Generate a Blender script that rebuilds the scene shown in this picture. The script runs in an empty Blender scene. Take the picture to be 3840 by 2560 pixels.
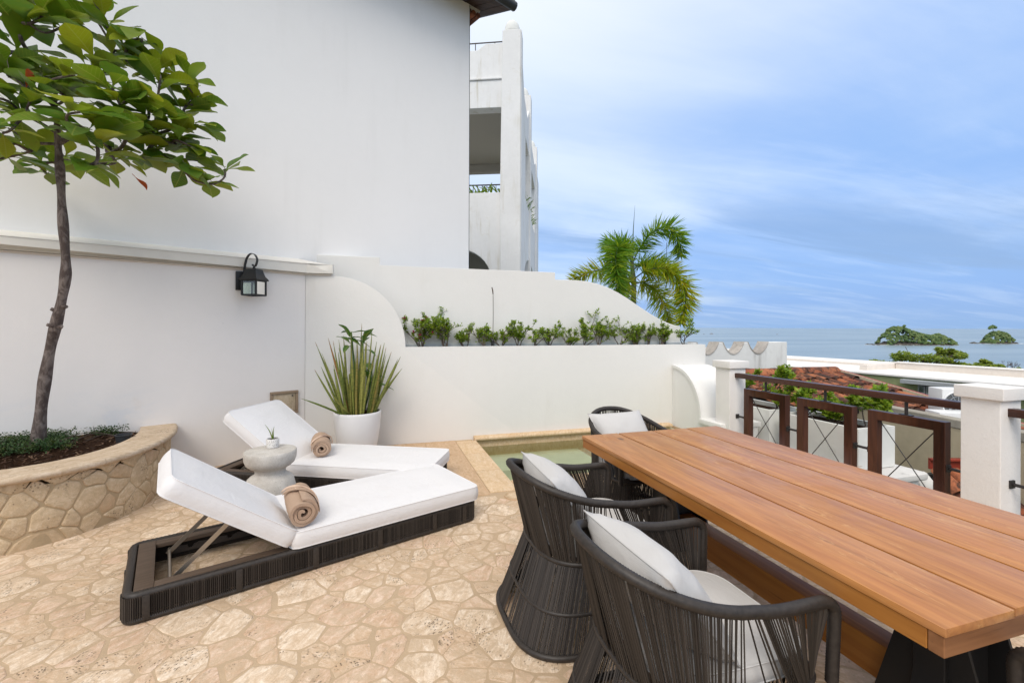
import bpy, bmesh, math, random
import numpy as np
from mathutils import Vector, Matrix, noise
R = math.radians
rnd = random.Random(7)
scene = bpy.context.scene
col = scene.collection

# ------------------------------------------------------------------ camera
YAW, ROLL, HC, FPX, CX, CY = R(16.7), R(0.2), 1.55, 1681.0, 1920.0, 1225.5
CO, SI = math.cos(YAW), math.sin(YAW)
RIGHT, FWD, UP = Vector((CO, -SI, 0)), Vector((SI, CO, 0)), Vector((0, 0, 1))
cd = bpy.data.cameras.new('camera')
cam = bpy.data.objects.new('camera', cd)
col.objects.link(cam)
cd.sensor_width = 36.0
cd.lens = FPX / 3840 * 36
cd.shift_y = (CY - 1280) / 3840
cd.clip_start, cd.clip_end = 0.05, 90000
rx = RIGHT * math.cos(ROLL) + UP * math.sin(ROLL)
uy = UP * math.cos(ROLL) - RIGHT * math.sin(ROLL)
mw = Matrix((rx, uy, -FWD)).transposed().to_4x4()
mw.translation = Vector((0, 0, HC))
cam.matrix_world = mw
scene.camera = cam

# ------------------------------------------------------------------ light
SUN_AZ_DIR = Vector((-0.50, -0.87, 0)).normalized()    # where the sun stands, seen from the terrace
SUN_EL = R(46)
sd = bpy.data.lights.new('sun', 'SUN')
sun = bpy.data.objects.new('sun', sd)
col.objects.link(sun)
sd.energy = 0.90
sd.angle = R(30)
sd.color = (1.0, 0.93, 0.83)
to_sun = SUN_AZ_DIR * math.cos(SUN_EL) + Vector((0, 0, math.sin(SUN_EL)))
sun.rotation_euler = to_sun.to_track_quat('Z', 'Y').to_euler()

world = bpy.data.worlds.new('World')
scene.world = world
world.use_nodes = True
scene.view_settings.view_transform = 'Standard'
scene.view_settings.look = 'None'
scene.view_settings.exposure = 0.97
scene.view_settings.gamma = 1.0
scene.view_settings.use_curve_mapping = False
scene.render.engine = 'CYCLES'
cy = scene.cycles
cy.use_denoising = True
cy.max_bounces = 8
cy.diffuse_bounces = 5
cy.transparent_max_bounces = 12
cy.caustics_reflective = False
cy.caustics_refractive = False


# ------------------------------------------------------------------ node helper
class G:
    def __init__(self, nt):
        self.nt = nt
        self._c = {}

    def n(self, typ, **kw):
        nd = self.nt.nodes.new(typ)
        for k, v in kw.items():
            setattr(nd, k, v)
        return nd

    def put(self, sock, v):
        if isinstance(v, bpy.types.NodeSocket):
            self.nt.links.new(v, sock)
        elif v is not None:
            if hasattr(sock, 'default_value'):
                try:
                    sock.default_value = v
                except Exception:
                    sock.default_value = tuple(v) + (1.0,)

    def co(self, kind='Object'):
        if kind not in self._c:
            if kind == 'World':
                self._c[kind] = self.n('ShaderNodeNewGeometry').outputs['Position']
            else:
                self._c[kind] = self.n('ShaderNodeTexCoord').outputs[kind]
        return self._c[kind]

    def mapv(self, vec, scale=(1, 1, 1), loc=(0, 0, 0), rot=(0, 0, 0)):
        m = self.n('ShaderNodeMapping')
        self.put(m.inputs['Vector'], vec)
        self.put(m.inputs['Scale'], scale)
        self.put(m.inputs['Location'], loc)
        self.put(m.inputs['Rotation'], rot)
        return m.outputs[0]

    def noise(self, scale, detail=4.0, rough=0.55, vec=None, dist=0.0):
        t = self.n('ShaderNodeTexNoise')
        self.put(t.inputs['Vector'], vec if vec is not None else self.co())
        self.put(t.inputs['Scale'], scale)
        t.inputs['Detail'].default_value = detail
        t.inputs['Roughness'].default_value = rough
        t.inputs['Distortion'].default_value = dist
        return t.outputs[0]

    def voro(self, scale, vec=None, feature='F1', out=0):
        t = self.n('ShaderNodeTexVoronoi', feature=feature)
        self.put(t.inputs['Vector'], vec if vec is not None else self.co())
        self.put(t.inputs['Scale'], scale)
        return t.outputs[out]

    def wave(self, scale, vec=None, dist=3.0, detail=2.0, dscale=1.5, direction='X'):
        t = self.n('ShaderNodeTexWave', bands_direction=direction)
        self.put(t.inputs['Vector'], vec if vec is not None else self.co())
        self.put(t.inputs['Scale'], scale)
        t.inputs['Distortion'].default_value = dist
        t.inputs['Detail'].default_value = detail
        t.inputs['Detail Scale'].default_value = dscale
        return t.outputs['Fac']

    def ramp(self, fac, stops):
        r = self.n('ShaderNodeValToRGB')
        self.put(r.inputs[0], fac)
        el = r.color_ramp.elements
        while len(el) < len(stops):
            el.new(0.5)
        for e, (p, c) in zip(el, stops):
            e.position = p
            e.color = (c, c, c, 1) if isinstance(c, (int, float)) else tuple(c) + (1,)
        return r.outputs[0]

    def mix(self, fac, a, b, mode='MIX'):
        m = self.n('ShaderNodeMix', data_type='RGBA', blend_type=mode)
        self.put(m.inputs['Factor'], fac)
        self.put(m.inputs['A'] if False else m.inputs[6], a if isinstance(a, bpy.types.NodeSocket) else tuple(a) + (1,))
        self.put(m.inputs[7], b if isinstance(b, bpy.types.NodeSocket) else tuple(b) + (1,))
        return m.outputs[2]

    def m(self, op, a, b=0.0, clamp=False):
        t = self.n('ShaderNodeMath', operation=op, use_clamp=clamp)
        self.put(t.inputs[0], a)
        self.put(t.inputs[1], b)
        return t.outputs[0]

    def step(self, v, lo, hi):
        t = self.n('ShaderNodeMapRange', interpolation_type='SMOOTHSTEP')
        self.put(t.inputs[0], v)
        t.inputs[1].default_value = lo
        t.inputs[2].default_value = hi
        return t.outputs[0]

    def sep(self, v):
        s = self.n('ShaderNodeSeparateXYZ')
        self.put(s.inputs[0], v)
        return s.outputs

    def comb(self, x, y, z):
        s = self.n('ShaderNodeCombineXYZ')
        for i, q in enumerate((x, y, z)):
            self.put(s.inputs[i], q)
        return s.outputs[0]

    def bump(self, h, strength=0.3, dist=0.01, normal=None):
        b = self.n('ShaderNodeBump')
        self.put(b.inputs['Height'], h)
        b.inputs['Strength'].default_value = strength
        b.inputs['Distance'].default_value = dist
        if normal is not None:
            self.put(b.inputs['Normal'], normal)
        return b.outputs[0]

    def island(self):
        return self.n('ShaderNodeNewGeometry').outputs['Random Per Island']

    def orand(self):
        return self.n('ShaderNodeObjectInfo').outputs['Random']


def mk(name, fn=None, color=(0.8, 0.8, 0.8), rough=0.7, spec=0.4, metal=0.0, translucent=0.0):
    mt = bpy.data.materials.new(name)
    mt.use_nodes = True
    nt = mt.node_tree
    b = nt.nodes['Principled BSDF']
    b.inputs['Base Color'].default_value = tuple(color) + (1,)
    b.inputs['Roughness'].default_value = rough
    b.inputs['Specular IOR Level'].default_value = spec
    b.inputs['Metallic'].default_value = metal
    g = G(nt)
    c = None
    if fn:
        out = fn(g) or {}
        for k, v in out.items():
            g.put(b.inputs[{'color': 'Base Color', 'rough': 'Roughness', 'normal': 'Normal', 'spec': 'Specular IOR Level'}[k]], v)
        c = out.get('color')
    if translucent:
        tr = g.n('ShaderNodeBsdfTranslucent')
        g.put(tr.inputs[0], c if c is not None else tuple(color) + (1,))
        ms = g.n('ShaderNodeMixShader')
        ms.inputs[0].default_value = translucent
        nt.links.new(b.outputs[0], ms.inputs[1])
        nt.links.new(tr.outputs[0], ms.inputs[2])
        nt.links.new(ms.outputs[0], nt.nodes['Material Output'].inputs['Surface'])
    return mt


# ------------------------------------------------------------------ sky
def build_sky():
    nt = world.node_tree
    g = G(nt)
    bg = nt.nodes['Background']
    sky = g.n('ShaderNodeTexSky', sky_type='NISHITA')
    sky.sun_disc = False
    sky.sun_elevation = SUN_EL
    sky.sun_rotation = math.atan2(SUN_AZ_DIR.x, SUN_AZ_DIR.y)
    sky.air_density = 1.0
    sky.dust_density = 2.0
    d = g.co('Generated')
    x, y, z = g.sep(d)
    zc = g.m('MAXIMUM', z, 0.0)
    # clouds lie in a flat layer: divide by height to get streaks towards the horizon
    den = g.m('ADD', zc, 0.11)
    cx, cyy = g.m('DIVIDE', x, den), g.m('DIVIDE', y, den)
    flat = g.comb(cx, cyy, 0.0)
    flat_r = g.mapv(flat, scale=(0.75, 0.95, 1.0), rot=(0, 0, R(-28)))
    big = g.noise(0.55, 6, 0.52, flat_r, 0.35)
    fine = g.noise(1.7, 7, 0.58, g.mapv(flat, scale=(0.35, 1.25, 1), rot=(0, 0, R(-22)), loc=(3.1, 1.7, 0)), 0.5)
    # how far to the seaward right a direction lies
    sw = RIGHT * .9 + FWD * .436
    side = g.m('SUBTRACT', g.m('ADD', g.m('MULTIPLY', x, sw.x), g.m('MULTIPLY', y, sw.y)), 0.42)
    cover = g.m('ADD', g.m('MULTIPLY', big, 0.98), g.m('MULTIPLY', fine, 0.32))
    lift = g.m('MULTIPLY', zc, 0.42)
    cover = g.m('ADD', cover, lift)
    cover = g.m('SUBTRACT', cover, g.m('MULTIPLY', side, 0.46))
    fac = g.step(cover, 0.40, 0.92)
    blue = g.ramp(zc, [(0.0, (0.190, 0.310, 0.520)), (0.05, (0.140, 0.260, 0.520)), (0.30, (0.19, 0.315, 0.565)), (1.0, (0.36, 0.46, 0.68))])
    white = g.ramp(zc, [(0.0, (0.33, 0.42, 0.56)), (0.20, (0.47, 0.54, 0.64)), (0.46, (0.49, 0.555, 0.65)), (0.72, (0.72, 0.72, 0.73)), (1.0, (0.90, 0.87, 0.82))])
    cl = g.mix(fac, blue, white)
    wisp = g.step(g.noise(2.6, 8, 0.6, g.mapv(flat, scale=(0.22, 1.2, 1), rot=(0, 0, R(-15)), loc=(7.0, 2.0, 0)), 0.6), 0.47, 0.74)
    cl = g.mix(g.m('MULTIPLY', wisp, 0.26), cl, (0.46, 0.54, 0.66))
    # heavier blue-grey bands low over the sea
    band = g.step(g.noise(1.15, 7, 0.62, g.mapv(flat, scale=(0.20, 1.0, 1), rot=(0, 0, R(-19)), loc=(1.4, 5.2, 0)), 0.7), 0.46, 0.66)
    low = g.m('MULTIPLY', g.step(zc, 0.035, 0.10), g.m('SUBTRACT', 1.0, g.step(zc, 0.16, 0.30)))
    cl = g.mix(g.m('MULTIPLY', g.m('MULTIPLY', band, low), 0.85), cl, (0.145, 0.240, 0.430))
    tot = g.mix(0.86, sky.outputs[0], g.mix(1.0, cl, (8.2, 8.2, 8.2), 'MULTIPLY'))
    g.put(bg.inputs['Color'], tot)
    bg.inputs['Strength'].default_value = 0.108


build_sky()


# ------------------------------------------------------------------ picking points: source photograph pixels to places
def cw(X, Z, h=0.0):
    return RIGHT * X + FWD * Z + UP * h


def ray(u, v):
    dx, dy = (u - CX) / FPX, -(v - CY) / FPX
    return RIGHT * (dx * math.cos(ROLL) - dy * math.sin(ROLL)) + UP * (dx * math.sin(ROLL) + dy * math.cos(ROLL)) + FWD


EYE = Vector((0, 0, HC))


def hit(u, v, P, n):
    d = ray(u, v)
    return EYE + d * ((Vector(P) - EYE).dot(n) / d.dot(n))


def at_z(u, v, Z):
    return EYE + ray(u, v) * Z


def at_h(u, v, h):
    return hit(u, v, (0, 0, h), UP)


def at_V(u, v, V):
    return hit(u, v, (0, V, 0), Vector((0, 1, 0)))


def at_U(u, v, U):
    return hit(u, v, (U, 0, 0), Vector((1, 0, 0)))


def proj(p):
    q = Vector(p) - EYE
    Z = q.dot(FWD)
    if Z < 0.05:
        return None
    a, b = q.dot(rx) / Z, q.dot(uy) / Z
    return CX + a * FPX, CY - b * FPX, Z


WALL_V = 6.08
CORNER = at_V(1142, 1690, WALL_V)
CORNER.z = 0
WD = (RIGHT * math.cos(R(42)) + FWD * math.sin(R(42)))
WN = (RIGHT * math.sin(R(42)) - FWD * math.cos(R(42)))


def wl(t, off=0.0, h=0.0):
    return CORNER + WD * t + WN * off + UP * h


def at_wall(u, v, off=0.0):
    return hit(u, v, CORNER + WN * off, WN)


# ------------------------------------------------------------------ mesh helper
def wloc(o):
    v = Vector((0, 0, 0))
    while o is not None:
        v = v + o.location
        o = o.parent
    return v


class MB:
    def __init__(self):
        self.v, self.f = [], []

    def add(self, vs, fs):
        k = len(self.v)
        self.v.extend([tuple(p) for p in vs])
        self.f.extend([tuple(i + k for i in q) for q in fs])
        return self

    def box(self, c, s, ax=None, ay=None, az=None):
        ax = Vector(ax) if ax is not None else Vector((1, 0, 0))
        ay = Vector(ay) if ay is not None else Vector((0, 1, 0))
        az = Vector(az) if az is not None else Vector((0, 0, 1))
        c = Vector(c)
        vs = []
        for k in (-.5, .5):
            for j in (-.5, .5):
                for i in (-.5, .5):
                    vs.append(c + ax * (i * s[0]) + ay * (j * s[1]) + az * (k * s[2]))
        return self.add(vs, [(0, 2, 3, 1), (4, 5, 7, 6), (0, 1, 5, 4), (2, 6, 7, 3), (0, 4, 6, 2), (1, 3, 7, 5)])

    def bb(self, a, b):
        a, b = Vector(a), Vector(b)
        return self.box((a + b) / 2, [abs(b[i] - a[i]) for i in range(3)])

    def prism(self, pts, ext):
        """pts: 3D outline, ext: extrusion vector"""
        n = len(pts)
        pts = [Vector(p) for p in pts]
        ext = Vector(ext)
        nor = Vector((0, 0, 0))
        for i in range(n):
            nor += pts[i].cross(pts[(i + 1) % n])
        if nor.dot(ext) > 0:
            pts.reverse()
        vs = pts + [p + ext for p in pts]
        fs = [tuple(range(n)), tuple(range(2 * n - 1, n - 1, -1))]
        fs += [(i, i + n, (i + 1) % n + n, (i + 1) % n) for i in range(n)]
        return self.add(vs, fs)

    def tube(self, path, r, sides=6, caps=True, closed=False):
        path = [Vector(p) for p in path]
        n = len(path)
        rr = r if callable(r) else (lambda t: r)
        vs, prev = [], None
        for i, p in enumerate(path):
            if closed:
                t = path[(i + 1) % n] - path[i - 1]
            else:
                t = path[min(i + 1, n - 1)] - path[max(i - 1, 0)]
            t = t.normalized() if t.length > 1e-9 else Vector((0, 0, 1))
            if prev is None:
                a = Vector((0, 0, 1)) if abs(t.z) < 0.9 else Vector((1, 0, 0))
                x = (a - t * a.dot(t)).normalized()
            else:
                x = prev - t * prev.dot(t)
                x = x.normalized() if x.length > 1e-9 else prev
            prev = x
            y = t.cross(x)
            q = rr(i / max(n - 1, 1))
            for k in range(sides):
                an = 2 * math.pi * k / sides
                vs.append(p + x * (math.cos(an) * q) + y * (math.sin(an) * q))
        fs = []
        for i in range(n if closed else n - 1):
            j = (i + 1) % n
            for k in range(sides):
                l = (k + 1) % sides
                fs.append((i * sides + k, i * sides + l, j * sides + l, j * sides + k))
        if caps and not closed:
            fs.append(tuple(range(sides - 1, -1, -1)))
            fs.append(tuple((n - 1) * sides + k for k in range(sides)))
        return self.add(vs, fs)

    def lathe(self, prof, c=(0, 0, 0), n=24, sq=False, rot=0.0):
        c = Vector(c)
        vs = []
        for (r, z) in prof:
            for k in range(n):
                a = 2 * math.pi * k / n + rot
                vs.append(c + Vector((math.cos(a) * r, math.sin(a) * r, z)))
        fs = []
        for i in range(len(prof) - 1):
            for k in range(n):
                l = (k + 1) % n
                fs.append((i * n + k, i * n + l, (i + 1) * n + l, (i + 1) * n + k))
        if prof[0][0] > 1e-6:
            fs.append(tuple(range(n - 1, -1, -1)))
        if prof[-1][0] > 1e-6:
            fs.append(tuple((len(prof) - 1) * n + k for k in range(n)))
        return self.add(vs, fs)

    def rod(self, a, b, r, sides=6):
        return self.tube([a, b], r, sides)

    def build(self, name, mat, parent=None, smooth=None, bevel=0.0, seg=2, label=None, kind=None, data_only=False):
        off = wloc(parent) if parent is not None else Vector((0, 0, 0))
        me = bpy.data.meshes.new(name)
        vs = self.v if off.length < 1e-9 else [(a - off.x, b - off.y, c - off.z) for a, b, c in self.v]
        me.from_pydata(vs, [], self.f)
        if bevel:
            bm = bmesh.new()
            bm.from_mesh(me)
            bmesh.ops.remove_doubles(bm, verts=bm.verts, dist=1e-5)
            ed = [e for e in bm.edges if len(e.link_faces) == 2 and e.calc_face_angle(0) > 0.5]
            bmesh.ops.bevel(bm, geom=ed, offset=bevel, segments=seg, affect='EDGES', profile=0.6, clamp_overlap=True)
            bm.to_mesh(me)
            bm.free()
        me.validate()
        if smooth is None and bevel:
            smooth = 35
        if smooth:
            for p in me.polygons:
                p.use_smooth = True
            me.set_sharp_from_angle(angle=R(smooth))
        for mm in (mat if isinstance(mat, (list, tuple)) else [mat]):
            me.materials.append(mm)
        if data_only:
            return me
        return link(name, me, parent, label, kind)


def link(name, me, parent=None, label=None, kind=None, loc=None, mw=None):
    o = bpy.data.objects.new(name, me)
    col.objects.link(o)
    o.parent = parent
    if loc is not None:
        o.location = loc
    if mw is not None:
        o.matrix_local = mw
    if label:
        o['label'] = label
    if kind:
        o['kind'] = kind
    return o


def tag(o, label=None, cat=None, group=None, kind=None):
    if label:
        o['label'] = label
    if cat:
        o['category'] = cat
    if group:
        o['group'] = group
    if kind:
        o['kind'] = kind
    return o


def thing(name, label, cat, loc=(0, 0, 0), group=None):
    o = bpy.data.objects.new(name, None)
    col.objects.link(o)
    o.empty_display_size = 0.1
    o.location = loc
    return tag(o, label, cat, group)


def copy_tree(o, parent=None):
    c = o.copy()
    col.objects.link(c)
    c.parent = parent
    for ch in [x for x in bpy.data.objects if x.parent == o]:
        copy_tree(ch, c)
    return c


def place(o, loc, rz=0.0):
    o.location = loc
    o.rotation_euler = (0, 0, rz)


def smoothpath(pts, n=8):
    """Catmull-Rom through pts"""
    P = [Vector(p) for p in pts]
    P = [P[0] * 2 - P[1]] + P + [P[-1] * 2 - P[-2]]
    out = []
    for i in range(1, len(P) - 2):
        a, b, c, d = P[i - 1:i + 3]
        for k in range(n):
            t = k / n
            out.append(0.5 * ((2 * b) + (c - a) * t + (2 * a - 5 * b + 4 * c - d) * t * t + (3 * b - a - 3 * c + d) * t ** 3))
    out.append(P[-2])
    return out


def voronoi(pts, nmax=30, wt=None):
    """cells (lists of 2D points) of pts; border cells may be cut by a far square"""
    P = np.array(pts)
    cells = []
    for i in range(len(P)):
        d = np.hypot(P[:, 0] - P[i, 0], P[:, 1] - P[i, 1])
        idx = np.argsort(d)[1:nmax]
        x, y = P[i]
        poly = [(x - 1, y - 1), (x + 1, y - 1), (x + 1, y + 1), (x - 1, y + 1)]
        for j in idx:
            nx, ny = P[j, 0] - x, P[j, 1] - y
            f = 0.5 if wt is None else min(0.82, max(0.18, 0.5 + (wt[i] ** 2 - wt[j] ** 2) / (2 * (nx * nx + ny * ny))))
            mx, my = x + nx * f, y + ny * f
            new = []
            for k in range(len(poly)):
                a, b = poly[k], poly[(k + 1) % len(poly)]
                da = (a[0] - mx) * nx + (a[1] - my) * ny
                db = (b[0] - mx) * nx + (b[1] - my) * ny
                if da <= 0:
                    new.append(a)
                if da * db < 0:
                    t = da / (da - db)
                    new.append((a[0] + (b[0] - a[0]) * t, a[1] + (b[1] - a[1]) * t))
            poly = new
            if len(poly) < 3:
                break
        cells.append(poly)
    return cells


def warp(x, y, amp, f, seed):
    v = noise.noise_vector(Vector((x * f, y * f, seed)))
    w = noise.noise_vector(Vector((x * f * 3.1, y * f * 3.1, seed + 7)))
    return x + amp * (v.x + .45 * w.x), y + amp * (v.y + .45 * w.y)


def ragged(poly, gap, rough, seed, step=0.09, amp=.03, f=5.0):
    """subdivide a cell, bend its edges with a field shared by its neighbours, then shrink it by an uneven gap"""
    n = len(poly)
    pts = []
    for k in range(n):
        a, b = poly[k], poly[(k + 1) % n]
        L = math.hypot(b[0] - a[0], b[1] - a[1])
        if L < 0.012:
            continue
        m = max(1, int(L / step))
        lo = min(0.16, 0.010 / L)
        for q in range(m + 1):
            t = lo + (1 - 2 * lo) * q / m
            pts.append(warp(a[0] + (b[0] - a[0]) * t, a[1] + (b[1] - a[1]) * t, amp, f, seed))
    if len(pts) < 3:
        return []
    cx = sum(p[0] for p in pts) / len(pts)
    cyy = sum(p[1] for p in pts) / len(pts)
    out = []
    for (x, y) in pts:
        dx, dy = cx - x, cyy - y
        L = math.hypot(dx, dy) + 1e-6
        s = gap + rough * max(-.2, noise.noise(Vector((x * 7, y * 7, seed + 3))) + 0.30 + .5 * noise.noise(Vector((x * 30, y * 30, seed))))
        s = max(0.001, min(s, L * 0.5))
        out.append((x + dx / L * s, y + dy / L * s))
    return out
# ------------------------------------------------------------------ materials
def stucco(base, var=0.04, bump=0.25, stain=0.0, scol=(0.36, 0.33, 0.28), streak=0.0, fine=170):
    def fn(g):
        p = g.co('World')
        a = g.noise(1.3, 5, 0.6, p)
        b = g.noise(9.0, 4, 0.6, p)
        lo = tuple(max(0, c * (1 - 2.2 * var)) for c in base)
        c = g.mix(g.ramp(g.m('ADD', g.m('MULTIPLY', a, 0.7), g.m('MULTIPLY', b, 0.3)), [(0.35, 0.0), (0.65, 1.0)]), lo, base)
        if stain:
            st = g.step(g.noise(2.6, 7, 0.68, p, 0.4), 0.55, 0.78)
            c = g.mix(g.m('MULTIPLY', st, stain), c, scol)
        if streak:
            sv = g.mapv(p, scale=(5.5, 5.5, 0.55))
            s = g.step(g.noise(1.0, 6, 0.6, sv), 0.50, 0.74)
            s2 = g.step(g.noise(0.9, 3, 0.5, p), 0.40, 0.66)
            c = g.mix(g.m('MULTIPLY', g.m('MULTIPLY', s, s2), streak), c, scol)
        f = g.noise(fine, 3, 0.6, p)
        m = g.noise(28, 4, 0.6, p)
        h = g.m('ADD', g.m('MULTIPLY', f, 0.6), g.m('MULTIPLY', m, 0.7))
        return dict(color=c, normal=g.bump(h, bump, 0.004), rough=0.92, spec=0.15)
    return fn


M = {}
M['wall'] = mk('garden_wall_stucco', stucco((0.755, 0.735, 0.70), 0.014, 0.6, 0.07, (0.55, 0.50, 0.43), 0.12))


def garden_wall(g):
    p = g.co('World')
    out = stucco((0.83, 0.79, 0.755), 0.012, 0.5)(g)
    z = g.sep(p)[2]
    # grey-blue repainted patch and damp salts close above the planter bed
    al = g.m('ADD', g.m('MULTIPLY', g.sep(p)[0], WD.x), g.m('MULTIPLY', g.sep(p)[1], WD.y))
    lim = g.m('SUBTRACT', 1.0, g.step(al, CORNER.dot(WD) - 1.75, CORNER.dot(WD) - 1.15))
    low = g.m('MULTIPLY', g.m('SUBTRACT', 1.0, g.step(z, 0.62, 1.05)), lim)
    pt = g.step(g.noise(1.6, 5, 0.6, g.mapv(p, scale=(1, 1, 2.4), loc=(2, 5, 1)), 0.5), 0.46, 0.58)
    c = g.mix(g.m('MULTIPLY', g.m('MULTIPLY', low, pt), 0.5), out['color'], (0.70, 0.71, 0.735))
    tan = g.step(g.noise(2.8, 4, 0.6, g.mapv(p, loc=(9, 1, 4))), 0.55, 0.72)
    c = g.mix(g.m('MULTIPLY', g.m('MULTIPLY', low, tan), 0.35), c, (0.66, 0.55, 0.44))
    sp = g.step(g.voro(1.9, p), 0.0, 0.03)
    c = g.mix(g.m('MULTIPLY', g.m('SUBTRACT', 1.0, sp), 0.35), c, (0.45, 0.43, 0.42))
    out['color'] = c
    return out


M['gwall'] = mk('garden_wall_patched', garden_wall)
M['white'] = mk('white_render', stucco((0.765, 0.755, 0.73), 0.014, 0.45, 0.07, (0.55, 0.52, 0.46), 0.14))
M['house'] = mk('house_render', stucco((0.86, 0.845, 0.83), 0.010, 0.45, 0.05, (0.60, 0.58, 0.55), 0.10))
M['pillar'] = mk('pillar_render', stucco((0.79, 0.765, 0.74), 0.03, 0.8, fine=90))
M['tower'] = mk('tower_render', stucco((0.79, 0.785, 0.775), 0.04, 0.25, 0.42, (0.50, 0.46, 0.36), 0.85))
M['cornice'] = mk('ledge_render', stucco((0.80, 0.765, 0.70), 0.05, 0.35, 0.22, (0.66, 0.56, 0.38)))
M['merlon'] = mk('weathered_white', stucco((0.76, 0.755, 0.74), 0.05, 0.3, 0.3, (0.40, 0.38, 0.36), 0.9))
M['merlon_top'] = mk('lichen_top', stucco((0.60, 0.555, 0.51), 0.25, 0.8, 0.85, (0.20, 0.16, 0.135)))
M['lichen'] = mk('black_lichen_white', stucco((0.72, 0.70, 0.67), 0.08, 0.5, 0.95, (0.07, 0.07, 0.065)))
M['beige'] = mk('beige_render', stucco((0.54, 0.465, 0.325), 0.10, 0.4, 0.35, (0.30, 0.27, 0.21), 0.35))
M['beige_top'] = mk('beige_wall_top', stucco((0.40, 0.37, 0.31), 0.2, 0.5, 0.8, (0.13, 0.12, 0.10), 0.6))
M['green_wall'] = mk('green_stained_wall', stucco((0.29, 0.33, 0.17), 0.15, 0.3, 0.3, (0.15, 0.19, 0.08), 0.85))
M['roof_white'] = mk('roof_white_paint', stucco((0.82, 0.80, 0.77), 0.04, 0.2, 0.35, (0.62, 0.54, 0.46)))
M['parapet'] = mk('parapet_cream', stucco((0.76, 0.69, 0.62), 0.06, 0.2, 0.4, (0.50, 0.41, 0.33)))
M['box_white'] = mk('planter_box_white', stucco((0.78, 0.78, 0.745), 0.05, 0.25, 0.25, (0.56, 0.55, 0.47)))
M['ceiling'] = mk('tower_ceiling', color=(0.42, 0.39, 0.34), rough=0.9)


def travertine(lo, mid, hi, pink=0.25, pits=0.8, scale=1.0, wear=None):
    def fn(g):
        p = g.co('World')
        r = g.island()
        off = g.comb(g.m('MULTIPLY', r, 37.0), g.m('MULTIPLY', r, 11.0), g.m('MULTIPLY', r, 23.0))
        ad = g.n('ShaderNodeVectorMath', operation='ADD')
        g.put(ad.inputs[0], p)
        g.put(ad.inputs[1], off)
        q = ad.outputs[0]
        rotv = g.n('ShaderNodeVectorRotate', rotation_type='Z_AXIS')
        g.put(rotv.inputs['Vector'], q)
        g.put(rotv.inputs['Angle'], g.m('MULTIPLY', r, 9.0))
        q = rotv.outputs[0]
        band = g.noise(9.0 * scale, 8, 0.70, g.mapv(q, scale=(1.0, 3.2, 1.5)), 0.9)
        blot = g.noise(21.0 * scale, 7, 0.70, q, 0.8)
        base = g.ramp(g.m('ADD', g.m('MULTIPLY', band, 0.6), g.m('MULTIPLY', blot, 0.4)), [(0.30, lo), (0.47, mid), (0.62, hi)])
        tint = g.ramp(r, [(0.0, (0.88, 0.80, 0.70)), (0.18, (1.04, 1.0, 0.96)), (0.36, (0.92, 0.84, 0.75)), (0.55, (1.22, 1.22, 1.22)),
                          (0.72, (0.98, 0.90, 0.80)), (0.86, (1.02, 0.90, 0.82)), (0.94, (1.0, 0.86, 0.80)), (1.0, (1.15, 1.13, 1.1))])
        c = g.mix(0.75, base, tint, 'MULTIPLY')
        if wear:
            wn = g.step(g.noise(10.5, 8, 0.75, q, 1.1), 0.48, 0.57)
            c = g.mix(g.m('MULTIPLY', wn, 0.72), c, wear)
        rust = g.step(g.noise(3.1, 6, 0.65, p, 0.5), 0.56, 0.76)
        c = g.mix(g.m('MULTIPLY', rust, pink), c, (0.56, 0.33, 0.15))
        # fossil holes and worm pits, gathered in patches
        v = g.voro(52 * scale, g.mapv(q, scale=(1, 1.8, 1)))
        patch = g.step(g.noise(4.2, 5, 0.7, g.mapv(q, loc=(4, 9, 2))), 0.50, 0.62)
        hole = g.m('MULTIPLY', g.m('SUBTRACT', 1.0, g.step(v, 0.16, 0.38)), patch)
        crack = g.step(g.noise(16, 8, 0.75, g.mapv(q, scale=(1, 2.2, 1), loc=(1, 3, 8)), 1.2), 0.57, 0.66)
        dk = g.m('MAXIMUM', g.m('MULTIPLY', hole, pits), g.m('MULTIPLY', g.m('MULTIPLY', crack, patch), pits))
        c = g.mix(dk, c, (0.10, 0.068, 0.042))
        fossil = g.step(g.voro(120 * scale, q, 'F1'), 0.25, 0.45)
        fp = g.step(g.noise(3.3, 3, 0.6, g.mapv(q, loc=(14, 2, 2))), 0.60, 0.70)
        c = g.mix(g.m('MULTIPLY', g.m('MULTIPLY', g.m('SUBTRACT', 1.0, fossil), fp), 0.5), c, (0.34, 0.25, 0.16))
        grain = g.noise(160, 3, 0.7, p)
        c = g.mix(g.m('MULTIPLY', g.m('SUBTRACT', grain, 0.42, True), 0.9), c, (0.32, 0.22, 0.14))
        h = g.m('SUBTRACT', g.m('ADD', g.m('MULTIPLY', blot, 1.3), g.m('MULTIPLY', grain, 0.25)), g.m('MULTIPLY', dk, 1.0))
        return dict(color=c, normal=g.bump(h, 0.55, 0.006), rough=0.72, spec=0.3)
    return fn


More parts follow.
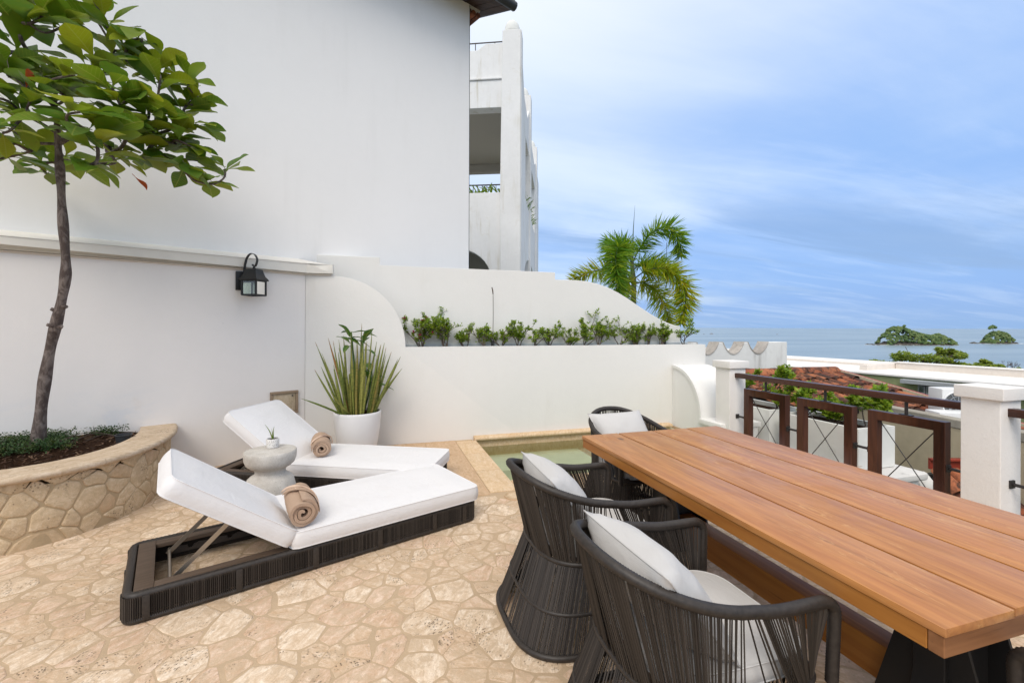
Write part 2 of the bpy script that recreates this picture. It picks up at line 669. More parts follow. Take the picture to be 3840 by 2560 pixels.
M['flag'] = mk('flagstone', travertine((0.41, 0.29, 0.18), (0.605, 0.465, 0.33), (0.78, 0.67, 0.55), 0.34, 0.9, 1.0, (0.55, 0.41, 0.275)))
M['paver'] = mk('honed_paver', travertine((0.40, 0.28, 0.165), (0.53, 0.395, 0.255), (0.62, 0.49, 0.35), 0.28, 0.4))
M['coping'] = mk('pool_coping', travertine((0.43, 0.285, 0.15), (0.57, 0.41, 0.25), (0.66, 0.52, 0.37), 0.38, 0.4))
M['cap'] = mk('planter_coping', travertine((0.38, 0.285, 0.185), (0.54, 0.43, 0.31), (0.68, 0.58, 0.46), 0.18, 1.0))
M['stone'] = mk('planter_stone', travertine((0.40, 0.29, 0.17), (0.525, 0.40, 0.255), (0.63, 0.51, 0.36), 0.12, 0.85, 1.0, (0.50, 0.375, 0.235)))


def mortar(base):
    def fn(g):
        p = g.co('World')
        a = g.noise(6, 6, 0.65, p)
        c = g.mix(a, tuple(x * 0.78 for x in base), tuple(x * 1.15 for x in base))
        s = g.noise(140, 3, 0.7, p)
        c = g.mix(g.m('MULTIPLY', s, 0.3), c, tuple(x * 0.6 for x in base))
        return dict(color=c, normal=g.bump(g.m('ADD', s, g.m('MULTIPLY', a, 2.0)), 0.6, 0.005), rough=0.95, spec=0.1)
    return fn


M['mortar'] = mk('floor_mortar', mortar((0.545, 0.402, 0.265)))
M['mortar_wall'] = mk('planter_mortar', mortar((0.49, 0.37, 0.23)))
M['pool_tile'] = mk('pool_tile', mortar((0.74, 0.735, 0.55)))


def wood(dark, light, scale=1.0, axis='X', rough=0.5, red=(0.36, 0.15, 0.075), bump=0.15, worn=False):
    def fn(g):
        p = g.co('Object')
        r = g.orand()
        ad = g.n('ShaderNodeVectorMath', operation='ADD')
        g.put(ad.inputs[0], p)
        g.put(ad.inputs[1], g.comb(g.m('MULTIPLY', r, 17.0), g.m('MULTIPLY', r, 29.0), g.m('MULTIPLY', r, 5.0)))
        st = {'X': (0.55, 7.0, 7.0), 'Y': (7.0, 0.55, 7.0), 'Z': (7.0, 7.0, 0.55)}[axis]
        q = g.mapv(ad.outputs[0], scale=tuple(s * scale for s in st))
        warp = g.noise(0.55, 4, 0.5, q)
        rings = g.n('ShaderNodeMath', operation='FRACT')
        g.put(rings.inputs[0], g.m('MULTIPLY', warp, 9.0))
        ring = g.m('ABSOLUTE', g.m('SUBTRACT', g.m('MULTIPLY', rings.outputs[0], 2.0), 1.0))
        fine = g.noise(5.5, 6, 0.7, g.mapv(q, scale=(1, 1, 1)))
        f = g.m('ADD', g.m('MULTIPLY', ring, 0.35), g.m('MULTIPLY', fine, 0.65))
        c = g.ramp(f, [(0.18, dark), (0.80, light)])
        bl = g.step(g.noise(1.3, 4, 0.6, g.mapv(q, scale=(0.8, 0.25, 0.8) if axis != 'X' else (0.8, 0.25, 0.25))), 0.42, 0.66)
        c = g.mix(g.m('MULTIPLY', bl, 0.45), c, red)
        tone = g.m('ADD', g.m('MULTIPLY', r, 0.26), 0.86)
        c = g.mix(1.0, c, g.comb(tone, tone, tone), 'MULTIPLY')
        pore = g.step(g.noise(26, 3, 0.6, g.mapv(ad.outputs[0], scale=tuple((0.10 if s < 1 else 1.6) for s in st))), 0.62, 0.74)
        c = g.mix(g.m('MULTIPLY', pore, 0.5), c, tuple(x * 0.5 for x in dark))
        rg = rough
        if worn:
            # pale flame figure, a few knots, water marks
            fig = g.noise(1.1, 5, 0.6, g.mapv(q, scale=(.55, 1.3, .55), loc=(3, 8, 1)), 1.6)
            ln = g.m('ABSOLUTE', g.m('SUBTRACT', g.m('FRACT', g.m('MULTIPLY', fig, 6.0)), 0.5))
            pal = g.m('MULTIPLY', g.m('SUBTRACT', 1.0, g.step(ln, 0.02, 0.13)), g.step(g.noise(0.8, 3, 0.5, g.mapv(q, loc=(6, 1, 2))), 0.46, 0.60))
            c = g.mix(g.m('MULTIPLY', pal, 0.55), c, (0.62, 0.34, 0.13))
            kv = g.voro(1.9, g.mapv(p, scale=(1.0, .55, .3), loc=(.3, .7, 0)))
            c = g.mix(g.m('SUBTRACT', 1.0, g.step(kv, 0.012, 0.05)), c, (0.13, 0.055, 0.025))
            wm = g.step(g.noise(3.4, 5, 0.6, g.co('World')), 0.50, 0.72)
            c = g.mix(g.m('MULTIPLY', wm, 0.25), c, (0.40, 0.20, 0.11))
            rg = g.m('ADD', g.m('MULTIPLY', wm, 0.22), rough - .06)
        return dict(color=c, rough=rg, normal=g.bump(g.m('SUBTRACT', f, pore), bump, 0.002), spec=0.35)
    return fn


M['teak'] = mk('teak_plank', wood((0.315, 0.122, 0.034), (0.515, 0.230, 0.070), 1.7, 'Y', 0.40, (0.37, 0.140, 0.048), 0.12, True))
M['teak_side'] = mk('teak_edge', wood((0.29, 0.100, 0.016), (0.47, 0.200, 0.038), 1.0, 'Y', 0.5, (0.30, 0.11, 0.03)))
M['teak_shaded'] = mk('teak_shaded', wood((0.16, 0.065, 0.025), (0.32, 0.145, 0.06), 1.0, 'X', 0.6, (0.2, 0.08, 0.03)))  # darker teak: shade of the end and underside put into the colour
M['rail'] = mk('dark_stained_wood', wood((0.040, 0.013, 0.008), (0.085, 0.030, 0.016), 1.2, 'Z', 0.36, (0.10, 0.034, 0.017)))
M['rail_y'] = mk('dark_stained_rail', wood((0.040, 0.014, 0.009), (0.080, 0.030, 0.018), 1.2, 'Y', 0.33, (0.09, 0.03, 0.017)))
M['lounge_wood'] = mk('brown_frame_board', wood((0.075, 0.050, 0.034), (0.120, 0.083, 0.058), 1.5, 'X', 0.6, (0.09, 0.06, 0.04)))
M['eave_wood'] = mk('eave_boards', wood((0.030, 0.016, 0.011), (0.075, 0.040, 0.026), 0.5, 'X', 0.7, (0.06, 0.03, 0.02)))
M['black'] = mk('black_steel', color=(0.018, 0.017, 0.017), rough=0.45)
M['iron'] = mk('dark_iron', color=(0.028, 0.024, 0.023), rough=0.4)
M['lantern'] = mk('lantern_metal', color=(0.014, 0.014, 0.0145), rough=0.42)
M['steel'] = mk('brushed_steel', color=(0.42, 0.37, 0.31), rough=0.38, metal=0.9)


def ropem(g):
    r = g.island()
    c = g.ramp(r, [(0.0, (0.016, 0.012, 0.0095)), (0.6, (0.030, 0.0235, 0.019)), (1.0, (0.048, 0.038, 0.031))])
    n = g.noise(420, 2, 0.6)
    return dict(color=c, rough=0.55, normal=g.bump(n, 0.3, 0.001), spec=0.45)


M['rope'] = mk('rope_cord', ropem)


def wrapm(g):
    n = g.noise(60, 3, 0.6)
    c = g.ramp(n, [(0.3, (0.021, 0.0165, 0.0135)), (0.7, (0.039, 0.031, 0.026))])
    return dict(color=c, rough=0.5, spec=0.45)


M['wrap'] = mk('rope_wrap', wrapm)
M['lounge_rope'] = mk('lounger_cord', ropem)
M['core'] = mk('dark_core', color=(0.012, 0.010, 0.009), rough=0.8)


def fabric(base, weave=900, wr=0.6):
    def fn(g):
        p = g.co('Object')
        w = g.m('MULTIPLY', g.wave(weave / 6.28, p, 0.6, 1, 1, 'X'), g.wave(weave / 6.28, p, 0.6, 1, 1, 'Y'))
        f = g.noise(420, 2, 0.6, p)
        big = g.noise(7, 4, 0.6, p, 0.4)
        wrk = g.noise(16, 3, 0.5, g.mapv(p, scale=(1, 0.35, 1)), 0.8)
        c = g.mix(g.m('MULTIPLY', f, 0.35), base, tuple(x * 0.84 for x in base))
        c = g.mix(g.m('MULTIPLY', g.step(big, 0.5, 0.75), 0.14), c, tuple(x * y for x, y in zip(base, (0.86, 0.83, 0.78))))
        h = g.m('ADD', g.m('MULTIPLY', w, 0.05), g.m('ADD', g.m('MULTIPLY', f, 0.08), g.m('MULTIPLY', wrk, wr)))
        h = g.m('ADD', h, g.m('MULTIPLY', big, wr))
        return dict(color=c, rough=0.95, normal=g.bump(h, 0.5, 0.012), spec=0.1)
    return fn


M['cushion'] = mk('white_canvas', fabric((0.76, 0.745, 0.745)))
M['pillow'] = mk('pale_linen', fabric((0.56, 0.545, 0.53), 700, 0.6))


def towelm(g):
    p = g.co('Object')
    f = g.noise(330, 3, 0.75, p)
    b = g.noise(30, 4, 0.6, p)
    c = g.mix(f, (0.37, 0.25, 0.175), (0.60, 0.44, 0.33))
    c = g.mix(g.m('MULTIPLY', b, 0.3), c, (0.44, 0.30, 0.21))
    return dict(color=c, rough=1.0, normal=g.bump(g.m('ADD', f, b), 0.9, 0.005), spec=0.05)


M['towel'] = mk('tan_terry', towelm)
M['towel_band'] = mk('towel_band', color=(0.62, 0.46, 0.35), rough=0.9)


def terrazzo(g):
    p = g.co('Object')
    n = g.noise(9, 5, 0.6, p)
    c = g.ramp(n, [(0.3, (0.44, 0.405, 0.36)), (0.7, (0.60, 0.57, 0.525))])
    d = g.step(g.noise(130, 2, 0.5, p), 0.60, 0.70)
    c = g.mix(g.m('MULTIPLY', d, 0.55), c, (0.22, 0.19, 0.17))
    d2 = g.step(g.noise(75, 2, 0.5, g.mapv(p, loc=(3, 3, 3))), 0.63, 0.72)
    c = g.mix(g.m('MULTIPLY', d2, 0.5), c, (0.70, 0.63, 0.53))
    return dict(color=c, rough=0.85, normal=g.bump(g.noise(90, 4, 0.6, p), 0.25, 0.003), spec=0.2)


M['terrazzo'] = mk('cast_stone', terrazzo)
M['potwhite'] = mk('white_pot', stucco((0.78, 0.76, 0.745), 0.03, 0.08))


def dimple(g):
    v = g.voro(150, g.mapv(g.co('Object'), scale=(1, 1, 1.25)))
    k = g.step(v, 0.20, 0.36)
    c = g.mix(k, (0.16, 0.12, 0.10), (0.74, 0.72, 0.69))
    return dict(color=c, rough=0.6, normal=g.bump(k, 0.6, 0.003), spec=0.3)


M['dimple'] = mk('dimpled_glaze', dimple)


def soilm(g):
    p = g.co('World')
    n = g.noise(38, 6, 0.75, g.mapv(p, scale=(1, 2, 1)), 1.5)
    c = g.ramp(n, [(0.3, (0.012, 0.007, 0.005)), (0.55, (0.055, 0.028, 0.016)), (0.75, (0.12, 0.068, 0.04))])
    return dict(color=c, rough=1.0, normal=g.bump(n, 1.0, 0.03), spec=0.05)


M['soil'] = mk('bark_mulch', soilm)
M['mulch'] = mk('mulch_chip', lambda g: dict(color=g.ramp(g.island(), [(0, (0.025, 0.012, 0.008)), (0.7, (0.10, 0.05, 0.028)), (1, (0.20, 0.125, 0.075))]), rough=0.95))


def leafm(stops, rnd_kind='obj', trans=0.25, rough=0.42, vein=True):
    def fn(g):
        r = g.orand() if rnd_kind == 'obj' else g.island()
        p = g.co('Object')
        c = g.ramp(r, stops)
        n = g.noise(14, 4, 0.6, p)
        c = g.mix(g.m('MULTIPLY', g.step(n, 0.45, 0.75), 0.35), c, (0.24, 0.22, 0.02))
        sp = g.step(g.noise(55, 3, 0.6, p), 0.66, 0.72)
        c = g.mix(g.m('MULTIPLY', sp, 0.5), c, (0.10, 0.075, 0.02))
        if vein:
            x, y, z = g.sep(p)
            mid = g.m('SUBTRACT', 1.0, g.step(g.m('ABSOLUTE', y), 0.0015, 0.006))
            c = g.mix(g.m('MULTIPLY', mid, 0.5), c, (0.36, 0.40, 0.08))
            sv = g.m('ABSOLUTE', g.m('SUBTRACT', g.m('FRACT', g.m('MULTIPLY', g.m('SUBTRACT', x, g.m('MULTIPLY', g.m('ABSOLUTE', y), 0.7)), 38.0)), 0.5))
            c = g.mix(g.m('MULTIPLY', g.m('SUBTRACT', 1.0, g.step(sv, 0.03, 0.12)), 0.28), c, (0.36, 0.40, 0.08))
        return dict(color=c, rough=rough, spec=0.4)
    return fn


GREEN = [(0.0, (0.085, 0.185, 0.022)), (0.35, (0.150, 0.255, 0.016)), (0.6, (0.225, 0.300, 0.016)), (0.8, (0.31, 0.350, 0.018)), (1.0, (0.095, 0.205, 0.045))]
M['leaf'] = mk('almond_leaf', leafm(GREEN), translucent=0.42)
M['leaf_red'] = mk('almond_leaf_red', color=(0.46, 0.085, 0.02), rough=0.5, translucent=0.3)
M['leaf_many'] = mk('almond_leaf_crown', leafm(GREEN, 'isl', vein=False), translucent=0.42)
M['bark'] = mk('almond_bark', lambda g: dict(
    color=g.mix(g.step(g.noise(20, 6, 0.65, g.mapv(g.co('Object'), scale=(1, 1, 0.5)), 0.8), 0.40, 0.66), (0.085, 0.062, 0.054), (0.225, 0.185, 0.165)),
    normal=g.bump(g.noise(60, 5, 0.7, g.mapv(g.co('Object'), scale=(1, 1, 2.2))), 0.8, 0.012), rough=0.9))
M['twig'] = mk('twig', color=(0.075, 0.055, 0.043), rough=0.9)
M['boug'] = mk('bougainvillea_leaf', leafm([(0, (0.13, 0.24, 0.024)), (0.5, (0.24, 0.38, 0.03)), (0.85, (0.38, 0.46, 0.04)), (1, (0.13, 0.24, 0.03))], 'isl', vein=False), translucent=0.45)
M['boug_twig'] = mk('bougainvillea_twig', color=(0.115, 0.092, 0.075), rough=0.9)
M['flower'] = mk('magenta_bract', color=(0.33, 0.012, 0.09), rough=0.6, translucent=0.3)
M['cover'] = mk('ground_cover_leaf', leafm([(0, (0.016, 0.042, 0.013)), (0.5, (0.030, 0.075, 0.020)), (1, (0.060, 0.120, 0.035))], 'isl', vein=False), translucent=0.25)


def snake(g):
    p = g.co('Object')
    r = g.orand()
    c = g.ramp(r, [(0.0, (0.15, 0.18, 0.035)), (0.4, (0.23, 0.25, 0.05)), (0.8, (0.31, 0.30, 0.07)), (0.92, (0.15, 0.20, 0.035)), (1.0, (0.33, 0.16, 0.05))])
    b = g.noise(3.0, 4, 0.7, g.mapv(p, scale=(3, 3, 16)), 0.4)
    c = g.mix(g.m('MULTIPLY', g.step(b, 0.46, 0.62), 0.55), c, (0.045, 0.075, 0.018))
    return dict(color=c, rough=0.5, spec=0.35)


M['snake'] = mk('snake_plant', snake)
M['snake_tip'] = mk('dry_tip', color=(0.30, 0.17, 0.07), rough=0.8)
M['broad'] = mk('dumb_cane_leaf', leafm([(0, (0.03, 0.10, 0.015)), (1, (0.06, 0.16, 0.025))]), translucent=0.3)
M['palm'] = mk('palm_leaflet', leafm([(0, (0.085, 0.235, 0.024)), (0.5, (0.165, 0.330, 0.018)), (0.8, (0.32, 0.42, 0.018)), (1, (0.11, 0.27, 0.03))], 'isl', vein=False), translucent=0.5)
M['palm_gold'] = mk('palm_leaflet_gold', leafm([(0, (0.22, 0.38, 0.02)), (0.45, (0.36, 0.47, 0.02)), (0.8, (0.56, 0.53, 0.025)), (1, (0.42, 0.32, 0.03))], 'isl', vein=False), translucent=0.5)
M['palm_trunk'] = mk('palm_trunk', lambda g: dict(color=g.mix(g.step(g.wave(16, g.co('World'), 1.0, 2, 1, 'Z'), 0.75, 0.98), (0.105, 0.125, 0.060), (0.16, 0.155, 0.11)), rough=0.7))
M['spear'] = mk('palm_spear', color=(0.075, 0.12, 0.07), rough=0.6)
M['tile'] = mk('clay_roof_tile', lambda g: dict(
    color=g.mix(g.m('MULTIPLY', g.step(g.noise(5, 6, 0.7, g.co('World'), 0.5), 0.40, 0.60), 0.92),
                g.ramp(g.orand(), [(0, (0.22, 0.060, 0.028)), (0.4, (0.34, 0.105, 0.045)), (0.7, (0.40, 0.145, 0.065)), (1, (0.16, 0.055, 0.034))]), (0.035, 0.022, 0.018)),
    normal=g.bump(g.noise(60, 4, 0.7, g.co('World')), 0.5, 0.01), rough=0.9))
M['flash'] = mk('red_flashing', color=(0.30, 0.045, 0.026), rough=0.55)
M['grey_metal'] = mk('grey_tray', color=(0.36, 0.38, 0.40), rough=0.5, metal=0.2)
M['meter'] = mk('meter_plastic', color=(0.24, 0.25, 0.25), rough=0.4)
M['ac'] = mk('ac_white', color=(0.76, 0.77, 0.77), rough=0.5)
M['ac_dark'] = mk('ac_dark', color=(0.10, 0.105, 0.11), rough=0.6)
M['gutter'] = mk('dark_gutter', color=(0.030, 0.032, 0.035), rough=0.5)
M['hatch'] = mk('stone_hatch', travertine((0.30, 0.23, 0.15), (0.44, 0.36, 0.25), (0.54, 0.46, 0.35), 0.15, 0.5, 0.8))
M['hatch_frame'] = mk('wood_hatch_frame', color=(0.30, 0.22, 0.15), rough=0.8)
M['pvc'] = mk('conduit_cream', color=(0.66, 0.60, 0.52), rough=0.6)
M['rock'] = mk('island_rock', lambda g: dict(color=g.ramp(g.noise(0.22, 7, 0.7, g.co('World'), 0.6), [(0.35, (0.035, 0.032, 0.030)), (0.55, (0.10, 0.088, 0.072)), (0.72, (0.21, 0.18, 0.135))]), rough=0.95))
M['isl_leaf'] = mk('island_foliage', lambda g: dict(color=g.ramp(g.m('ADD', g.m('MULTIPLY', g.island(), 0.55), g.m('MULTIPLY', g.noise(0.12, 5, 0.7, g.co('World')), 0.45)),
                                                         [(0.2, (0.055, 0.10, 0.040)), (0.5, (0.11, 0.17, 0.055)), (0.8, (0.19, 0.23, 0.085))]), rough=0.9), translucent=0.15)
M['far_leaf'] = mk('far_tree_leaf', leafm([(0, (0.17, 0.26, 0.045)), (0.5, (0.31, 0.40, 0.055)), (0.85, (0.44, 0.50, 0.09)), (1, (0.22, 0.28, 0.05))], 'isl', vein=False), translucent=0.5)
M['foam'] = mk('surf', color=(0.85, 0.88, 0.9), rough=0.8)
M['boat'] = mk('boat_hull', color=(0.30, 0.33, 0.38), rough=0.6)
M['hill'] = mk('hillside_scrub', lambda g: dict(color=g.ramp(g.noise(0.3, 6, 0.7, g.co('World')), [(0.35, (0.035, 0.06, 0.02)), (0.65, (0.12, 0.11, 0.06))]), rough=1.0))


def seam(g):
    p = g.co('World')
    n1 = g.noise(0.02, 5, 0.6, g.mapv(p, scale=(1, 2.2, 1), rot=(0, 0, YAW)))
    n2 = g.noise(0.28, 5, 0.65, g.mapv(p, scale=(1, 2.0, 1), rot=(0, 0, YAW)))
    big = g.noise(0.0012, 4, 0.6, g.mapv(p, scale=(1, 4, 1), rot=(0, 0, YAW)))
    c = g.mix(g.step(big, 0.35, 0.65), (0.19, 0.255, 0.29), (0.275, 0.34, 0.37))
    return dict(color=c, rough=0.34, spec=0.5, normal=g.bump(g.m('ADD', g.m('MULTIPLY', n1, 2.0), n2), 0.55, 0.8))


M['sea'] = mk('sea_water', seam)


def clear(name, tint, rough=0.02, bump=None, fres=1.33):
    mt = bpy.data.materials.new(name)
    mt.use_nodes = True
    nt = mt.node_tree
    nt.nodes.remove(nt.nodes['Principled BSDF'])
    g = G(nt)
    tr = g.n('ShaderNodeBsdfTransparent')
    g.put(tr.inputs[0], tuple(tint) + (1,))
    gl = g.n('ShaderNodeBsdfGlossy')
    gl.inputs['Roughness'].default_value = rough
    fr = g.n('ShaderNodeFresnel')
    fr.inputs[0].default_value = fres
    if bump:
        nb = g.bump(g.noise(bump, 3, 0.5, g.co('World')), 0.25, 0.02)
        g.put(gl.inputs['Normal'], nb)
        g.put(fr.inputs['Normal'], nb)
    ms = g.n('ShaderNodeMixShader')
    nt.links.new(fr.outputs[0], ms.inputs[0])
    nt.links.new(tr.outputs[0], ms.inputs[1])
    nt.links.new(gl.outputs[0], ms.inputs[2])
    nt.links.new(ms.outputs[0], nt.nodes['Material Output'].inputs['Surface'])
    return mt


M['pool_water'] = clear('pool_water', (0.86, 0.925, 0.83), 0.03, 7.0)
M['glass'] = clear('lantern_glass', (0.86, 0.90, 0.86), 0.05, None, 1.5)
# ------------------------------------------------------------------ sea, hillside, terrace floor
SEA_Z = -38.0


def build_sea():
    mb = MB()
    rings = [0.0, 60, 200, 600, 1500, 4000, 12000, 40000, 80000]
    N = 64
    vs = [(0, 0, SEA_Z)] + [(math.cos(2 * math.pi * k / N) * r, math.sin(2 * math.pi * k / N) * r, SEA_Z) for r in rings[1:] for k in range(N)]
    fs = [(0, 1 + k, 1 + (k + 1) % N) for k in range(N)]
    for i in range(len(rings) - 2):
        fs += [(1 + i * N + k, 1 + (i + 1) * N + k, 1 + (i + 1) * N + (k + 1) % N, 1 + i * N + (k + 1) % N) for k in range(N)]
    mb.add(vs, fs)
    tag(mb.build('sea', M['sea']), kind='structure')
    mb = MB()
    n, pts = 26, []
    for j in range(n):
        for i in range(n):
            X, Z = -70 + 170 * i / (n - 1), -40 + 150 * j / (n - 1)
            h = -4.2 - 0.02 * Z - max(0, Z - 32) * 0.52 - 0.05 * max(0, X - 15) + 0.7 * noise.noise(Vector((X * .08, Z * .08, 2)))
            pts.append(cw(X, Z, min(h, -4.0)))
    mb.add(pts, [(j * n + i, j * n + i + 1, (j + 1) * n + i + 1, (j + 1) * n + i) for j in range(n - 1) for i in range(n - 1)])
    tag(mb.build('hillside', M['hill'], smooth=60), kind='structure')


POOL_U0, POOL_V0, POOL_U1 = 1.27, 4.32, 4.42
COP_W = 0.26


def build_floor():
    mb = MB()
    mb.bb((-7, -3.5, -0.3), (POOL_U0 - .02, 6.3, 0)).bb((POOL_U0 - .02, -3.5, -0.3), (4.72, POOL_V0 - .02, -0.0))
    mb.bb((POOL_U1 + .05, POOL_V0 - .02, -0.3), (4.72, 6.3, 0))
    floor = tag(mb.build('terrace_floor', M['mortar']), kind='structure')
    # honed rectangular pavers beside the pool, and its coping
    pav = []
    u1 = POOL_U0 - COP_W
    v = 4.02
    for k, (dv) in enumerate((0.62, 0.74, 0.70)):
        vv = min(v + dv, 6.07)
        pav.append((u1 - 0.40 + 0.004, v + 0.004, u1 - 0.004, vv - 0.004))
        pav.append((u1 - 0.80 + 0.06 * (k % 2) + 0.004, v + 0.004, u1 - 0.40 - 0.004, vv - 0.004))
        v = vv
    for (a, b, c, d) in pav:
        MB().bb((a, b, -0.02), (c, d, 0.0062)).build('paver', M['paver'], floor, bevel=0.004, seg=1)
    v = POOL_V0 - COP_W
    for vv in (4.72, 5.38, 6.0):
        MB().bb((u1 + .003, v + .003, -0.035), (POOL_U0 + .02, vv - .003, 0.0085)).build('coping_slab', M['coping'], floor, bevel=0.012)
        v = vv
    u = POOL_U0 + .02
    for uu in (2.0, 2.75, 3.5, 4.2, 4.7):
        MB().bb((u + .003, POOL_V0 - COP_W, -0.035), (uu - .003, POOL_V0 + .02, 0.0085)).build('coping_slab', M['coping'], floor, bevel=0.012)
        u = uu
    u = u1 + .2
    # flagstones
    rs = random.Random(11)
    pts = []
    tries = 0
    while tries < 30000:
        tries += 1
        x, y = rs.uniform(-5.8, 4.8), rs.uniform(-0.3, 6.3)
        q = proj((x, y, 0))
        if q is None or not (-420 < q[0] < 4260 and q[1] < 2800):
            continue
        if (Vector((x, y, 0)) - CORNER).dot(WN) < -0.3:
            continue
        r = rs.choice((0.08, 0.11, 0.15, 0.20, 0.26))
        if all((x - a) ** 2 + ((y - b) * 1.45) ** 2 > (r * 0.5 + c * 0.5) ** 2 for a, b, c in pts):
            pts.append((x, y, r))
    cells = voronoi([(a, b) for a, b, c in pts], 30, [c * .5 for a, b, c in pts])
    stones = []
    for (a, b, c), poly in zip(pts, cells):
        if len(poly) < 3 or max(math.hypot(p[0] - a, p[1] - b) for p in poly) > 0.5:
            continue
        if a > u1 - 0.86 and b > 3.98 - 0.02:
            continue
        pl = []
        for (px, py) in poly:
            if px > u1 - 0.83 and py > 4.0:
                if py - 4.0 < px - (u1 - 0.83):
                    py = 4.0
                else:
                    px = u1 - 0.83
            pl.append((px, min(py, 6.07)))
        o = ragged(pl, 0.0022, 0.015, 3.3, .07, .034, 6.0)
        if len(o) < 4:
            continue
        q = proj((a, b, 0))
        ar = 0.5 * abs(sum(pl[k][0] * pl[(k + 1) % len(pl)][1] - pl[(k + 1) % len(pl)][0] * pl[k][1] for k in range(len(pl))))
        vis = ar / (q[2] ** 3) if q else 0
        if not (q and -60 < q[0] < 3900 and q[1] < 2650):
            vis *= 0.02
        stones.append((vis, a, b, o, rs.uniform(0.0006, 0.0020)))
    stones.sort(key=lambda s: -s[0])

    def stone(mb, o, h):
        n = len(o)
        cx, cyy = sum(p[0] for p in o) / n, sum(p[1] for p in o) / n
        vs = [(x, y, -0.004) for x, y in o]
        vs += [(x + (cx - x) * .035, y + (cyy - y) * .035, h * 0.75) for x, y in o]
        vs += [(x + (cx - x) * .10, y + (cyy - y) * .10, h) for x, y in o]
        fs = [(i, (i + 1) % n, n + (i + 1) % n, n + i) for i in range(n)]
        fs += [(n + i, n + (i + 1) % n, 2 * n + (i + 1) % n, 2 * n + i) for i in range(n)]
        fs.append(tuple(range(2 * n, 3 * n)))
        mb.add(vs, fs)
    for s in stones[:292]:
        mb = MB()
        stone(mb, s[3], s[4])
        mb.build('flagstone', M['flag'], floor, smooth=50)
    mb = MB()
    for s in stones[292:]:
        stone(mb, s[3], s[4])
    mb.build('flagstone_paving', M['flag'], floor, smooth=50, kind='stuff')
    # round drain cover by the near dining chair
    p = at_h(1932, 1860, 0)
    dr = thing('drain_cover', 'round beige stone drain cover set flush in the paving beside the dining chair', 'drain', (p.x, p.y, 0))
    MB().lathe([(0.0, .010), (.062, .010), (.064, .0075), (.074, .0075), (.075, .0105), (.098, .0105), (.10, .0)], p, 32).build('ring', M['paver'], dr, smooth=30)
    # the pool: shell, bullnose lip at the wall, water
    mb = MB()
    d = 0.42
    a, b = Vector((POOL_U0, POOL_V0, 0)), Vector((POOL_U1, WALL_V, 0))
    mb.bb((a.x - .05, a.y - .05, -d - .1), (b.x + .05, b.y, -d))
    mb.bb((a.x - .3, a.y - .3, -d), (a.x, b.y, -.04)).bb((b.x, a.y - .3, -d), (b.x + .3, b.y, -.04))
    mb.bb((a.x, a.y - .3, -d), (b.x, a.y, -.04))
    tag(mb.build('pool_basin', M['pool_tile']), kind='structure')
    mb = MB()
    mb.bb((a.x, 5.35, -d), (b.x - 1.6, WALL_V - .03, -.23))
    tag(mb.build('pool_step', M['pool_tile']), kind='structure')
    mb = MB()
    mb.bb((a.x + .001, b.y - .035, -d), (b.x, b.y - .001, -.012))
    tag(mb.build('pool_wall', M['coping']), kind='structure')
    u = a.x - .0
    lip = tag(MB().bb((a.x + .002, b.y - .03, -.012), (b.x, b.y - .004, .0)).build('pool_lip', M['coping']), kind='structure')
    for uu in (1.95, 2.7, 3.45, 4.42):
        mb = MB()
        prof = []
        for k in range(9):
            an = -math.pi / 2 + math.pi * k / 8
            prof.append(Vector((u + .002, b.y - .075 - math.cos(an) * .028, .018 + math.sin(an) * .028)))
        prof += [Vector((u + .002, b.y - .002, .050)), Vector((u + .002, b.y - .002, -.010))]
        mb.prism(prof, (uu - u - .004, 0, 0))
        mb.build('lip_stone', M['coping'], lip, smooth=40)
        u = uu
    mb = MB()
    z = -0.105
    mb.add([(a.x, a.y, z), (b.x, a.y, z), (b.x, b.y - .036, z), (a.x, b.y - .036, z)], [(0, 1, 2, 3)])
    tag(mb.build('pool_water', M['pool_water']), kind='structure')


